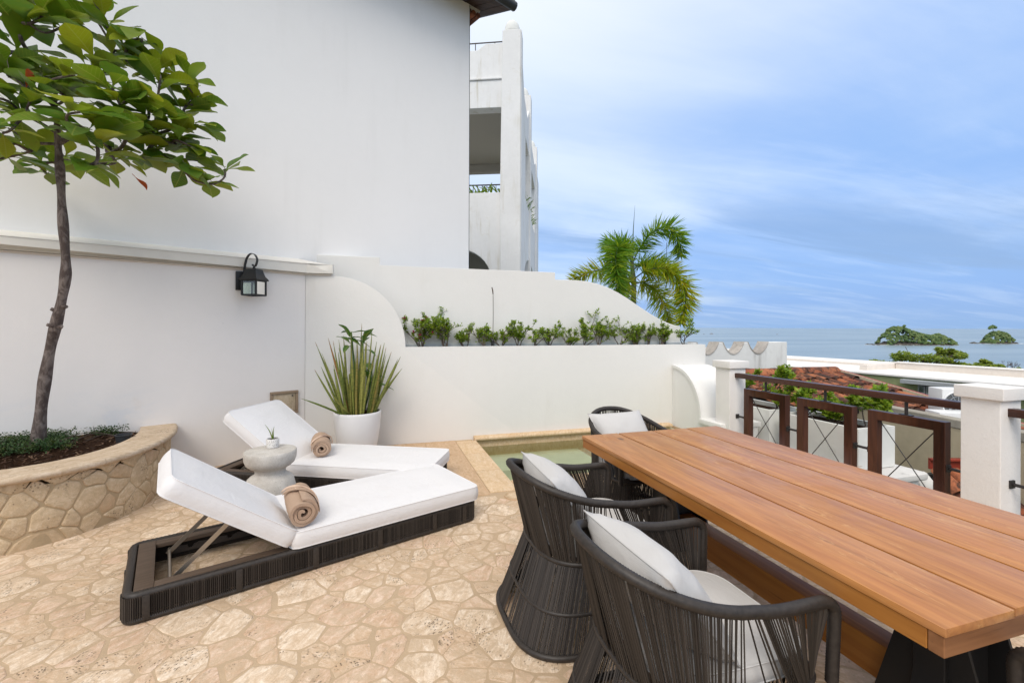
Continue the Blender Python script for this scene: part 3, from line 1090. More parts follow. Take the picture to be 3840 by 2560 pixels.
# ------------------------------------------------------------------ walls around the terrace
def build_walls():
    H = 2.207
    w = thing('garden_wall', 'long white stucco wall with a jutting ledge behind the loungers and tree', 'wall', wl(-3))
    mb = MB()
    a = -7.0
    mb.prism([wl(a, 0, -.4), wl(0, 0, -.4), wl(0, 0, H), wl(a, 0, H)], -WN * 0.245)
    mb.build('wall', M['gwall'], w)
    # ledge: cream fascia, then a cement slope up to the house wall
    e = at_V(1248, 1029, WALL_V - .03)
    fas = 0.035
    P0, P1, P2 = wl(a, fas), wl(0.0, fas) + Vector((0.012, -.012, 0)), Vector((e.x, WALL_V - fas, 0))
    mb = MB()
    for (p, q, nn) in ((P0, P1, -WN * .27), (P1, P2, Vector((0, .2, 0)))):
        mb.prism([p + UP * H, q + UP * H, q + UP * 2.324, p + UP * 2.324], nn)
    mb.build('ledge', M['cornice'], w, bevel=0.006)
    mb = MB()
    q0, q1 = wl(a, -.252), wl(0.0, -.252)
    mb.add([P0 + UP * 2.325 - WN * .01, P1 + UP * 2.325 - WN * .01, q1 + UP * 2.415, q0 + UP * 2.415], [(0, 1, 2, 3)])
    mb.add([P1 + UP * 2.325, P2 + UP * 2.325 + Vector((0, .01, 0)), P2 + Vector((0, .2, 2.335)), q1 + UP * 2.415], [(0, 1, 2, 3)])
    mb.build('ledge_slope', M['cornice'], w)
    mb = MB()
    z = UP * (H - .012)
    mb.tube([wl(a, .012) + z, wl(-1.2, .013) + z, wl(0.0, .012) + z + Vector((0.01, -.01, 0)), Vector((e.x - .02, WALL_V - .012, H - .012))], 0.009, 6)
    mb.build('conduit', M['pvc'], w, smooth=60)

    # tall house behind
    ho = thing('house', 'tall plain white house wall with dark tiled eave rising behind the terrace', 'house', wl(-2, -.25))
    T = 2.70
    top = 6.98
    mb = MB()
    mb.prism([wl(-9, -.25, -3.5), wl(T, -.25, -3.5), wl(T, -.25, top), wl(-9, -.25, top)], -WN * 6)
    mb.build('wall', M['house'], ho)
    # dark strip standing in for the shaded gap where the wall ends
    MB().prism([wl(T + .004, -.262, 1), wl(T + .02, -.262, 1), wl(T + .02, -.262, top), wl(T + .004, -.262, top)], -WN * .05).build('gap_strip', M['gutter'], ho)
    ov_t, ov_n = 0.50, 0.52
    # find the height at which the eave tip stands where the photograph has it
    tip = wl(T + ov_t, -.25 + ov_n)
    q = proj(tip)
    zt = HC + (CY - 40) / FPX * q[2]
    mb = MB()
    rise = 0.36

    def ev(t, n, h):
        return wl(t, -.25 + n, h)
    # soffit boards sloping up towards the wall
    nb = 9
    for k in range(nb):
        t0 = T + ov_t - 0.02 - (k) * 0.16
        mb = MB()
        A = [ev(t0, ov_n - .03, zt + .02), ev(t0 - .15, ov_n - .03, zt + .02), ev(t0 - .15, -2.6, zt + 1.15), ev(t0, -2.6, zt + 1.15)]
        mb.prism(A, UP * .03)
        mb.build('eave_board', M['eave_wood'], ho)
    mb = MB()
    mb.tube([ev(-9, ov_n + .03, zt + .06), ev(T + ov_t + .03, ov_n + .03, zt + .06)], 0.075, 10)
    mb.build('gutter', M['gutter'], ho, smooth=50)
    mb = MB()
    mb.prism([ev(T + ov_t + .02, ov_n + .05, zt + .0), ev(T + ov_t + .02, ov_n + .05, zt + .16), ev(T + ov_t + .02, -2.6, zt + 1.33), ev(T + ov_t + .02, -2.6, zt + 1.13)], -WD * .05)
    mb.build('barge_board', M['gutter'], ho)
    mb = MB()
    mb.prism([ev(-9, ov_n, zt + .12), ev(T + ov_t, ov_n, zt + .12), ev(T + ov_t, -3.2, zt + 1.62), ev(-9, -3.2, zt + 1.62)], UP * .06)
    mb.build('roof', M['tile'], ho)
    # shaped white corbel under the eave with old tile ends
    mb = MB()
    pr = []
    for k in range(9):
        s = k / 8
        pr.append(ev(T + .02 + s * .30, -.12, zt + .14 + 0.10 * math.sin(s * 7.5) * .35 + .05 * s))
    pr += [ev(T + .32, -.12, zt + .36), ev(T + .02, -.12, zt + .36)]
    mb.prism(pr, -WN * .25)
    mb.build('corbel', M['tower'], ho, smooth=40)
    for k in range(3):
        mb = MB()
        c = ev(T + .07 + k * .1, -.10, zt + .13)
        mb.tube([c, c - WN * .3], 0.045, 8)
        mb.build('tile_end', M['tile'], ho, smooth=50)

    # raised planter: the wall in front, with the quarter-round shoulder on its left
    pw = thing('raised_planter', 'long white raised planter wall with a quarter-round shoulder behind the pool', 'planter', (1.5, WALL_V, 0))
    rim = 1.277
    U0 = CORNER.x + .002
    Us, Ue = e.x + .01, at_V(1521, 1297, WALL_V).x
    U1 = at_V(2646, 1296, WALL_V).x
    pr = [Vector((U0, WALL_V, -.5)), Vector((U0, WALL_V, H - .002)), Vector((Us, WALL_V, H - .004))]
    for k in range(0, 15):
        an = math.pi / 2 * (1 - k / 14)
        pr.append(Vector((Us + (Ue - Us) * math.cos(an), WALL_V, rim + (2.185 - rim) * math.sin(an))))
    pr.append(Vector((U1, WALL_V, rim)))
    pr.append(Vector((U1, WALL_V, -2.5)))
    pr.append(Vector((POOL_U1 + .4, WALL_V, -2.5)))
    mb = MB()
    mb.prism(pr, (0, .115, 0))
    mb.build('wall', M['wall'], pw, bevel=0.006, seg=2)
    mb = MB()
    mb.bb((U1 - .11, WALL_V + .115, -2.5), (U1, 6.9, rim - .003))
    mb.build('end_wall', M['wall'], pw, bevel=.006)
    mb = MB()
    nn = 40
    vs = []
    for j in range(3):
        for i in range(nn):
            U = Ue - .35 + (U1 - .11 - Ue + .35) * i / (nn - 1)
            vs.append((U, WALL_V + .113 + .33 * j / 2, rim - .045 + .016 * noise.noise(Vector((U * 3, j, 0)))))
    mb.add(vs, [(j * nn + i, j * nn + i + 1, (j + 1) * nn + i + 1, (j + 1) * nn + i) for j in range(2) for i in range(nn - 1)])
    mb.build('soil', M['soil'], pw, smooth=60)

    # back wall with steps and an S-curve
    bw = thing('boundary_wall', 'white stepped wall with an S-curved end behind the row of shrubs', 'wall', (1.5, 6.4, 0))
    BV = 6.40
    cv = [(1160, 951), (1425, 963), (1425, 991), (2082, 1024), (2082, 1048), (2120, 1049), (2160, 1050.5), (2200, 1055), (2240, 1064), (2280, 1078), (2320, 1098), (2360, 1123), (2400, 1151),
          (2440, 1177), (2475, 1197), (2505, 1211), (2530, 1219), (2551, 1223)]
    pts = [at_V(u, v, BV) for u, v in cv]
    for i in range(1, 5):
        pass
    pts[1].z = pts[0].z = 2.495
    pts[2].x = pts[1].x
    pts[2].z = pts[3].z = 2.388
    pts[4].x = pts[3].x
    pr = [Vector((pts[0].x, BV, -2.5))] + pts + [Vector((pts[-1].x, BV, -2.5))]
    mb = MB()
    mb.prism(pr, (0, .17, 0))
    mb.build('wall', M['white'], bw, bevel=.004, seg=1)
    mb = MB()
    mb.bb((Ue - .3, BV - .028, 1.15), (U1 - .12, BV - .002, rim + .028))
    mb.build('damp_course', mk('damp_proof_band', stucco((0.66, 0.70, 0.71), 0.06, 0.3, 0.4, (0.50, 0.54, 0.54))), bw, bevel=.006)

    # quarter-round buttress by the railing
    bt = thing('buttress', 'white quarter-round buttress ending the planter wall beside the railing pillar', 'buttress', (4.6, 5.7, 0))
    BU = 4.48
    hb = at_U(2523, 1368, BU).z
    f = at_U(2632, 1567, BU)
    V1 = WALL_V - .002
    pr = [Vector((BU, V1, -.3)), Vector((BU, V1, hb))]
    rV, rH = V1 - .03 - (f.y), hb - f.z
    for k in range(13):
        an = math.pi / 2 * (1 - k / 12)
        pr.append(Vector((BU, V1 - .03 - rV * math.cos(an), f.z + rH * math.sin(an))))
    pr += [Vector((BU, f.y, -.3))]
    mb = MB()
    mb.prism(pr, (.62, 0, 0))
    mb.build('buttress', M['white'], bt, smooth=30)
    mb = MB()
    pr2 = []
    for k in range(13):
        an = math.pi / 2 * (1 - k / 12)
        pr2.append(Vector((BU - .018, V1 - .03 - rV * math.cos(an), f.z + rH * math.sin(an))))
    for k in range(12, -1, -1):
        an = math.pi / 2 * (1 - k / 12)
        pr2.append(Vector((BU - .018, V1 - .03 - (rV - .045) * math.cos(an), f.z + (rH - .045) * math.sin(an))))
    mb.prism(pr2, (.016, 0, 0))
    mb.build('moulding', M['white'], bt, smooth=30)
    MB().bb((BU - .05, f.y - .42, f.z - .07), (BU + .64, f.y + .015, f.z - .002)).build('ledge', M['white'], bt, bevel=.008)
    MB().bb((BU, f.y - .40, -.3), (BU + .6, f.y, f.z - .07)).build('plinth', M['white'], bt)

    # little reed stake and two uplights in the planter
    return dict(rim=rim, Ue=Ue, U1=U1, BV=BV)


# ------------------------------------------------------------------ railing
RU = 4.48


def build_railing():
    capz = 1.10
    caps = []
    for nm, (lx, ly), (rx_, ry_), lab in (('rail_pillar', (2670.9, 1347.7), (2736.4, 1355), 'white railing pillar with a flat cap standing beside the buttress'),
                                     ('rail_pillar', (3574.6, 1439.3), (3763.9, 1458.4), 'white railing pillar with a flat cap standing behind the long table, nearest the camera')):
        near = at_U(rx_, ry_, RU)
        far = at_U(lx, ly, RU)
        v0, v1 = near.y, far.y
        if v1 - v0 < .2 or v1 - v0 > .45:
            v1 = v0 + .33
        w = v1 - v0
        t = thing(nm, lab, 'pillar', (RU + w / 2, (v0 + v1) / 2, 0), 'pillars of the terrace railing')
        MB().bb((RU + .03, v0 + .03, -.3), (RU + w - .03, v1 - .03, capz - .095)).build('shaft', M['pillar'], t, bevel=.012, seg=3)
        MB().bb((RU, v0, capz - .096), (RU + w, v1, capz)).build('cap', M['pillar'], t, bevel=.010, seg=3)
        caps.append((v0, v1, w))
    (b0, b1, wb), (a0, a1, wa) = caps      # b: far pillar, a: near pillar
    uc = RU + wa / 2
    ya, yb = a1 - .03, b0 + .03
    rl = thing('balcony_railing', 'dark wooden railing with three cross-wired square frames between the two pillars', 'railing', (uc, (ya + yb) / 2, 0))
    # handrail height from the photograph
    hr = at_U(3200, 1456, uc - .04).z
    hr = max(.93, min(1.03, hr))
    MB().bb((uc - .042, ya - .004, hr - .062), (uc + .042, yb + .004, hr)).build('handrail', M['rail_y'], rl, bevel=.005)
    fr = []
    for (l, r_, ty) in ((2811, 2974, 1467), (3010, 3218, 1500), (3270, 3549, 1548)):
        pu = uc - .035
        fr.append((at_U(r_ - 40 * (r_ - l) / 200, ty + 20, pu).y, at_U(l, ty, pu).y))
    L = yb - ya
    # three equal frames, evenly spread
    fw = sum(b - a for a, b in fr) / 3
    fw = .625
    gap = (L - 3 * fw) / 4
    top = hr - .062 - .125
    fh = .80
    for k in range(3):
        y0 = ya + gap + k * (fw + gap)
        y1 = y0 + fw
        bt = .085
        z1, z0 = top, top - fh
        fp = MB()
        d = .075
        # mitred square frame
        for (p0, p1, p2, p3) in (((y0, z1), (y1, z1), (y1 - bt, z1 - bt), (y0 + bt, z1 - bt)), ((y0, z0), (y1, z0), (y1 - bt, z0 + bt), (y0 + bt, z0 + bt)),
                                 ((y0, z0), (y0, z1), (y0 + bt, z1 - bt), (y0 + bt, z0 + bt)), ((y1, z0), (y1, z1), (y1 - bt, z1 - bt), (y1 - bt, z0 + bt))):
            mb = MB()
            mb.prism([Vector((uc - d / 2, y, z)) for y, z in (p0, p1, p2, p3)], (d, 0, 0))
            fp.add(mb.v, mb.f)
        f = fp.build('frame', M['rail'], rl, bevel=.0025, seg=1)
        for (q0, q1) in (((y0 + bt - .01, z0 + bt - .01), (y1 - bt + .01, z1 - bt + .01)), ((y0 + bt - .01, z1 - bt + .01), (y1 - bt + .01, z0 + bt - .01))):
            MB().rod((uc, *q0), (uc, *q1), .0048, 6).build('wire', M['iron'], f, smooth=60)
        ym = (y0 + y1) / 2
        MB().rod((uc, ym, z1), (uc, ym, hr - .06), .014, 10).add(*[(lambda m: (m.v, m.f))(MB().box((uc, ym, z1 + .004), (.05, .095, .008)))][0]).build('post', M['iron'], rl, smooth=40)
        MB().rod((uc, ym, z0), (uc, ym, -.02), .016, 10).build('foot_post', M['iron'], rl, smooth=40)
        zz = (z0 + z1) / 2 + .01
        s0 = y0 - gap if k == 0 else y0 - gap
        mb = MB().rod((uc, s0, zz), (uc, y0, zz), .013, 8)
        mb.box((uc, y0 - .006, zz), (.05, .012, .055)).box((uc, s0 + .006, zz), (.05, .012, .055))
        mb.build('tie_rod', M['iron'], rl, smooth=40)
        if k == 2:
            mb = MB().rod((uc, y1, zz), (uc, y1 + gap, zz), .013, 8).box((uc, y1 + .006, zz), (.05, .012, .055)).box((uc, y1 + gap - .006, zz), (.05, .012, .055))
            mb.build('tie_rod', M['iron'], rl, smooth=40)
    # the next bay, running out of the picture
    r2 = thing('balcony_railing', 'dark wooden railing stub running out of the picture from the near pillar', 'railing', (uc, a0 - .5, 0))
    MB().bb((uc - .042, a0 - 1.8, hr - .062), (uc + .042, a0 + .034, hr)).build('handrail', M['rail_y'], r2, bevel=.005)
    zz = top - fh / 2 + .01
    mb = MB().rod((uc, a0 + .03, zz), (uc, a0 - .26, zz), .013, 8).box((uc, a0 + .024, zz), (.055, .012, .06))
    mb.build('tie_rod', M['iron'], r2, smooth=40)
    y1 = a0 - .26
    fp = MB()
    for (p, q) in (((y1 - .09, top - fh), (y1, top)), ((y1 - fw, top - fh), (y1 - fw + .09, top)), ((y1 - fw + .09, top - .09), (y1 - .09, top)), ((y1 - fw + .09, top - fh), (y1 - .09, top - fh + .09))):
        fp.bb((uc - .037, p[0], p[1]), (uc + .037, q[0], q[1]))
    fp.build('frame', M['rail'], r2)
    MB().rod((uc, y1 - fw / 2, 0), (uc, y1 - fw / 2, hr - .06), .014, 8).build('post', M['iron'], r2)
# ------------------------------------------------------------------ curved stone planter with the almond tree
PE = wl(-1.25, 0)            # replaced below by the measured contact point of the coping and the wall
EA, EB, CAPH = 1.06, 1.40, 0.53


def build_tree_planter():
    global PE
    c0 = at_h(663, 1583, CAPH)
    t_end = (c0 - CORNER).dot(WD)
    PE = wl(t_end - 1.06)
    PE.z = 0

    def el(an, ea, eb, h):
        return PE + WD * (ea * math.cos(an)) + WN * (eb * math.sin(an) + .002) + UP * h
    tp = thing('tree_planter', 'curved stone planter with a rounded travertine coping built against the left wall', 'planter', PE)
    ea, eb = EA - .065, EB - .065
    N = 56
    mb = MB()
    outer = [el(math.pi * k / N, ea, eb, -.05) for k in range(N + 1)]
    inner = [el(math.pi * k / N, EA - .30, EB - .30, -.05) for k in range(N, -1, -1)]
    mb.prism(outer + inner, UP * (CAPH - .05 + .05 - .052))
    mb.build('wall', M['mortar_wall'], tp, smooth=40)
    # coping, rounded nose, in four lengths
    cuts = [0.0, 0.34, 0.60, 0.80, 1.0]
    prof = [(-.30, CAPH - .05), (-.30, CAPH), (-.05, CAPH)]
    for k in range(1, 8):
        an = math.pi / 2 - math.pi * k / 8
        prof.append((-.03 + .03 * math.cos(an) - .0, CAPH - .027 + .027 * math.sin(an)))
    prof.append((-.045, CAPH - .056))
    for a, b in zip(cuts[:-1], cuts[1:]):
        n = 22
        vs = []
        for i in range(n + 1):
            an = math.pi * (a + (b - a) * i / n)
            if i == 0 and a > 0:
                an += .002
            for (o, z) in prof:
                wob = .005 * noise.noise(Vector((an * 9, o * 20, z * 20)))
                vs.append(el(an, EA + o + wob, EB + o + wob, z + wob * .5))
        m = len(prof)
        fs = [(i * m + k, i * m + (k + 1) % m, (i + 1) * m + (k + 1) % m, (i + 1) * m + k) for i in range(n) for k in range(m)]
        fs += [tuple(range(m)), tuple(n * m + k for k in range(m - 1, -1, -1))]
        mb = MB().add(vs, fs)
        mb.build('coping', M['cap'], tp, smooth=40)
    # stones on the curved face
    S = [0.0]
    NS = 400
    pp = el(0, ea, eb, 0)
    for k in range(1, NS + 1):
        q = el(math.pi * k / NS, ea, eb, 0)
        S.append(S[-1] + (q - pp).length)
        pp = q

    def on(s, z, off):
        an = math.pi * np.interp(s, S, np.linspace(0, 1, NS + 1))
        nx = WD * (math.cos(an) / ea) + WN * (math.sin(an) / eb)
        return el(an, ea, eb, z) + nx.normalized() * off
    rs = random.Random(5)
    pts = []
    for _ in range(8000):
        x, y = rs.uniform(-.1, S[-1] * .62), rs.uniform(-.06, .52)
        r = rs.choice((.10, .14, .18, .22))
        if all((x - a) ** 2 + (y - b) ** 2 > (r * .5 + c * .5) ** 2 for a, b, c in pts):
            pts.append((x, y, r))
    for (a, b, c), poly in zip(pts, voronoi([(a, b) for a, b, c in pts], 30, [c * .5 for a, b, c in pts])):
        if len(poly) < 3:
            continue
        poly = [(max(.004, x), min(CAPH - .03, max(-.03, y))) for x, y in poly]
        if max(x for x, y in poly) - min(x for x, y in poly) > .6 or abs(sum(poly[k - 1][0] * poly[k][1] - poly[k][0] * poly[k - 1][1] for k in range(len(poly)))) < .004:
            continue
        o = ragged(poly, .002, .012, 8.8, .07, .034, 6.0)
        if len(o) < 4:
            continue
        cx, cyy = sum(p[0] for p in o) / len(o), sum(p[1] for p in o) / len(o)
        h = rs.uniform(.003, .008)
        n = len(o)
        tlt = rs.uniform(-.025, .025), rs.uniform(-.025, .025)
        vs = [on(x, z, -.003) for x, z in o]
        vs += [on(x + (cx - x) * .05, z + (cyy - z) * .05, h * .7 + (x - cx) * tlt[0] + (z - cyy) * tlt[1]) for x, z in o]
        vs += [on(x + (cx - x) * .14, z + (cyy - z) * .14, h + (x - cx) * tlt[0] + (z - cyy) * tlt[1]) for x, z in o]
        fs = [(i, (i + 1) % n, n + (i + 1) % n, n + i) for i in range(n)]
        fs += [(n + i, n + (i + 1) % n, 2 * n + (i + 1) % n, 2 * n + i) for i in range(n)]
        fs.append(tuple(range(2 * n, 3 * n)))
        MB().add(vs, fs).build('stone', M['stone'], tp, smooth=50)
    # mulch
    vs, fs = [], []
    nr, na = 7, 40
    for i in range(nr + 1):
        for k in range(na + 1):
            f = i / nr
            an = math.pi * k / na
            p = el(an, (EA - .29) * f, (EB - .29) * f, 0)
            vs.append(p + UP * (CAPH - .055 + .06 * (1 - f ** 2) + .03 * noise.noise(p * 5)))
    for i in range(nr):
        for k in range(na):
            a = i * (na + 1) + k
            fs.append((a, a + 1, a + na + 2, a + na + 1))
    MB().add(vs, fs).build('soil', M['soil'], tp, smooth=60)
    mb = MB()
    for _ in range(900):
        an, f = rs.uniform(.02, math.pi - .02), math.sqrt(rs.uniform(.02, .94))
        p = el(an, (EA - .30) * f, (EB - .30) * f, CAPH - .05 + .06 * (1 - f * f) + rs.uniform(0, .012))
        d = Vector((rs.uniform(-1, 1), rs.uniform(-1, 1), rs.uniform(-.3, .3))).normalized()
        l, w = rs.uniform(.012, .05), rs.uniform(.003, .008)
        y = d.cross(UP).normalized()
        mb.add([p - d * l / 2 - y * w, p + d * l / 2 - y * w * .6, p + d * l / 2 + y * w * .6, p - d * l / 2 + y * w], [(0, 1, 2, 3)])
    mb.build('mulch', M['mulch'], tp, kind='stuff')
    # low ground cover: dense mounds of small leaves
    mb = MB()
    gmounds = []
    for _ in range(400):
        an, f = rs.uniform(.05, math.pi - .05), math.sqrt(rs.uniform(.0, .92))
        p = el(an, (EA - .32) * f, (EB - .32) * f, 0)
        rel = p - PE
        a, b = rel.dot(WD), rel.dot(WN)
        dens = noise.noise(Vector((a * 2.1 + 3, b * 2.1, 1.0)))
        # bare mulch towards the right end and along the coping on that side
        if a > .28 and not (.42 < a < .62 and b < .16):
            continue
        if f > .90 or (a > -.25 and b > .62) or dens < -.32:
            continue
        gmounds.append(p + UP * (CAPH - .055 + .06 * (1 - f * f)))
    for p in gmounds:
        for _ in range(13):
            st = p + Vector((rs.gauss(0, .042), rs.gauss(0, .042), 0))
            hh = rs.uniform(.02, .095)
            for _k in range(5):
                q = st + Vector((rs.gauss(0, .010), rs.gauss(0, .010), hh * rs.uniform(.45, 1)))
                d = Vector((rs.uniform(-1, 1), rs.uniform(-1, 1), rs.uniform(-.1, .9))).normalized()
                y = d.cross(Vector((rs.uniform(-1, 1), rs.uniform(-1, 1), 1))).normalized()
                l = rs.uniform(.010, .020)
                mb.add([q, q + d * l * .5 + y * l * .34, q + d * l, q + d * l * .5 - y * l * .34], [(0, 1, 2, 3)])
    g = mb.build('ground_cover', M['cover'], None, kind='stuff')
    tag(g, 'small-leaved dark green ground cover growing round the tree trunk', 'ground cover')
    # black plastic pot ring half sunk in the mulch
    pz = at_h(463, 1640, CAPH + .0)
    pt = thing('sunken_pot', 'dark plastic pot half sunk in the mulch at the right end of the tree planter', 'pot', pz)
    MB().lathe([(.050, -.06), (.060, .022), (.066, .022), (.066, .030), (.056, .030), (.046, -.05), (0, -.05)], pz, 20).build('pot', M['gutter'], pt, smooth=40)
    mb = MB()
    for k in range(3):
        e = pz + WD * (-.25 - .12 * k) + WN * (.03 * k) + UP * .0
        mb.tube(smoothpath([pz + UP * .0, pz + (e - pz) * .5 + UP * (.05 + .02 * k), e + UP * .01], 6), .003, 5)
    mb.build('stem', M['twig'], pt)


def leaf_mesh(name, L, W, bend, fold, mat, n=6, obovate=True, seed=0):
    """a leaf along +X lying in XY, base at the origin"""
    rs = random.Random(seed)
    vs, fs = [], []
    for i in range(n + 1):
        t = i / n
        w = W * .5 * ((math.sin(math.pi * (.04 + .96 * t) ** 1.75) ** .85) * 1.03 if obovate else math.sin(math.pi * min(1, t * .96 + .02)) ** .8)
        if i == 0:
            w = .006
        if i == n:
            w = .003
        x = L * (.08 + .92 * t)
        z = -bend * L * t * t + .03 * L * math.sin(t * 5 + seed)
        wv = 0.02 * L * math.sin(t * 9 + seed * 2)
        vs += [(x, -w, z + fold * w + wv), (x, 0, z), (x, w, z + fold * w - wv)]
    for i in range(n):
        for k in range(2):
            a = i * 3 + k
            fs.append((a, a + 1, a + 4, a + 3))
    mb = MB().add(vs, fs)
    mb.tube([(0, 0, .001), (L * .1, 0, 0)], .003, 4)
    return mb.build(name, mat, None, smooth=80, data_only=True)


def orient(p, d, up, s=1.0):
    x = d.normalized()
    y = up.cross(x)
    y = y.normalized() if y.length > 1e-5 else Vector((0, 1, 0))
    z = x.cross(y)
    m = Matrix((x * s, y * s, z * s)).transposed().to_4x4()
    m.translation = p
    return m


def build_tree():
    rs = random.Random(21)
    Z0 = 3.80
    base = at_z(139, 1690, Z0)
    tr = thing('almond_tree', 'young tropical almond tree with big leathery leaves leaning in the curved planter', 'tree', base)
    px = [(137, 1700), (148, 1600), (158, 1500), (172, 1400), (190, 1300), (212, 1208), (231, 1127), (245, 1045), (247, 980), (240, 882), (233, 784), (228, 686), (223, 604), (217, 540)]
    zz = [3.80, 3.80, 3.79, 3.78, 3.77, 3.75, 3.73, 3.71, 3.70, 3.68, 3.66, 3.65, 3.64, 3.64]
    path = smoothpath([at_z(u, v, z) for (u, v), z in zip(px, zz)], 5)
    mb = MB()

    def tr_r(t):
        return .043 - .017 * t + .004 * math.sin(t * 37) + (.014 * math.exp(-t * 22))
    mb.tube(path, tr_r, 12)
    for (u, v, z) in ((197, 1160, 3.71), (246, 1150, 3.69), (183, 1218, 3.71), (229, 1224, 3.69)):
        p = at_z(u, v, z)
        d = (p - at_z(219, v + 8, 3.74)).normalized()
        mb.tube([p - d * .03, p, p + d * .012], lambda t: .017 - .004 * t, 8)
    trunk = mb.build('trunk', M['bark'], tr, smooth=60)
    fork = path[-1]
    # rosettes of leaves: (source x, y, depth, leaves, size)
    tips = []
    hand = [(845, 635, 4.15), (800, 690, 4.1), (775, 610, 4.2), (735, 560, 4.0), (690, 640, 3.9), (640, 600, 4.05), (745, 470, 4.05), (700, 395, 4.1), (710, 300, 4.0), (690, 345, 4.15), (745, 372, 4.1),
            (580, 260, 3.9), (600, 300, 3.8), (520, 230, 4.0), (430, 190, 3.9), (480, 150, 3.75), (530, 160, 3.8), (390, 80, 3.7), (255, 90, 3.6), (330, 60, 3.85), (160, 60, 3.5), (60, 80, 3.45), (110, 20, 3.6), (20, 20, 3.5),
            (262, 468, 3.15), (300, 420, 3.1), (450, 400, 3.5), (420, 330, 3.4), (520, 370, 3.55), (560, 420, 3.6), (360, 530, 3.3), (400, 480, 3.3), (480, 500, 3.6), (520, 470, 3.55),
            (150, 620, 3.9), (170, 650, 4.0), (260, 610, 3.95), (340, 620, 3.35), (20, 590, 3.6), (60, 540, 3.5), (10, 500, 3.3), (90, 440, 3.4), (30, 380, 3.4), (130, 350, 3.35), (60, 290, 3.5), (20, 230, 3.4), (100, 200, 3.6),
            (200, 260, 3.5), (280, 280, 3.4), (230, 350, 3.5), (330, 300, 3.7), (370, 230, 3.6), (600, 520, 3.9), (650, 480, 4.0), (620, 540, 4.1), (560, 590, 4.0), (660, 540, 4.0), (580, 480, 3.9), (480, 580, 3.8), (430, 610, 3.7),
            (-80, 300, 3.3), (-120, 480, 3.3), (-60, 120, 3.4), (-90, 580, 3.5), (200, -60, 3.5), (330, -40, 3.6), (60, -70, 3.4), (-60, -20, 3.4)]
    for (u, v, z) in hand:
        tips.append((at_z(u, v, z), (-40 < u < 3880 and v > -60)))
    # skeleton: every tip hangs on the nearest node that is nearer the fork
    nodes = [(fork, None), (at_z(215, 500, 3.62), 0), (at_z(120, 540, 3.58), 0), (at_z(300, 500, 3.68), 0), (at_z(205, 400, 3.60), 1), (at_z(400, 540, 3.75), 3), (at_z(30, 480, 3.5), 2), (at_z(220, 300, 3.6), 4)]
    order = sorted(range(len(tips)), key=lambda i: (tips[i][0] - fork).length)
    tipnode = {}
    for i in order:
        p = tips[i][0]
        dl = (p - fork).length
        best = min((k for k in range(len(nodes)) if (nodes[k][0] - fork).length < dl - .02), key=lambda k: (nodes[k][0] - p).length + .35 * (nodes[k][0] - fork).length)
        mid = nodes[best][0].lerp(p, .55) + Vector((rs.gauss(0, .03), rs.gauss(0, .03), rs.gauss(-.02, .03)))
        nodes.append((mid, best))
        nodes.append((p, len(nodes) - 1))
        tipnode[i] = len(nodes) - 1
    cnt = [0] * len(nodes)
    for i in tipnode.values():
        k = i
        while k is not None:
            cnt[k] += 1
            k = nodes[k][1]
    # branches: runs of nodes from the fork outwards
    kids = {}
    for k, (p, pa) in enumerate(nodes):
        kids.setdefault(pa, []).append(k)

    def run(k, first):
        pts, c = [nodes[first][0], nodes[k][0]], [cnt[k], cnt[k]]
        cur = k
        while kids.get(cur):
            ch = sorted(kids[cur], key=lambda q: -cnt[q])
            for q in ch[1:]:
                run(q, cur)
            cur = ch[0]
            pts.append(nodes[cur][0])
            c.append(cnt[cur])
        sp = smoothpath(pts, 4)
        rad = [.0055 + .0032 * math.sqrt(x) for x in c]
        mb = MB()
        mb.tube(sp, lambda t: float(np.interp(t * (len(rad) - 1), range(len(rad)), rad)), 6)
        mb.build('branch', M['bark'], tr, smooth=60)
    for k in kids.get(0, []):
        run(k, 0)
    # leaves
    lm = []
    for s in range(4):
        lm.append(leaf_mesh('leaf', .285, .165 - .014 * (s % 2), .10 + .10 * s, .22 + .05 * s, M['leaf'], 9, True, s))
    red = leaf_mesh('leaf', .19, .085, .12, .5, M['leaf_red'], 8, True, 3)
    n = 0
    more = MB()
    for i, (p, vis) in enumerate(tips):
        if not vis:
            k = 2
        else:
            k = rs.choice((6, 7, 7, 8))
        par = nodes[nodes[tipnode[i]][1]][0]
        gd = (p - par).normalized()
        big = rs.uniform(.80, 1.12)
        ph = rs.uniform(0, 6.28)
        for q in range(k):
            an = ph + q * 2.4 + rs.uniform(-.25, .25)
            el_ = rs.uniform(-.25, .75)
            d = Vector((math.cos(an) * math.cos(el_), math.sin(an) * math.cos(el_), math.sin(el_) * .8)) + gd * .55
            up = UP + Vector((rs.gauss(0, .28), rs.gauss(0, .28), 0))
            # keep leaves off the house wall
            off = (p - CORNER).dot(WN)
            if off + d.normalized().dot(WN) * .22 < -.2:
                d = d - WN * d.dot(WN) * 1.2
            m = orient(p - tr.location - gd * .02 * q, d, up, big * rs.uniform(.72, 1.12) * (1.0 if q else .8))
            me = lm[rs.randrange(4)]
            if q < 4 and n < 290 and vis:
                link('leaf', me, tr, mw=m)
                n += 1
            else:
                b0 = len(more.v)
                more.add([(m @ v.co) + tr.location for v in me.vertices], [tuple(p_.vertices) for p_ in me.polygons])
    more.build('foliage', M['leaf_many'], tr, smooth=80, kind='stuff')
    for (u, v, z, d) in ((97, 330, 3.3, Vector((.1, .1, 1))), (495, 652, 3.75, Vector((.8, .3, -.9)))):
        link('leaf', red, tr, mw=orient(at_z(u, v, z) - tr.location, d, Vector((.9, -.2, .3)), .8), label='red dying leaf')


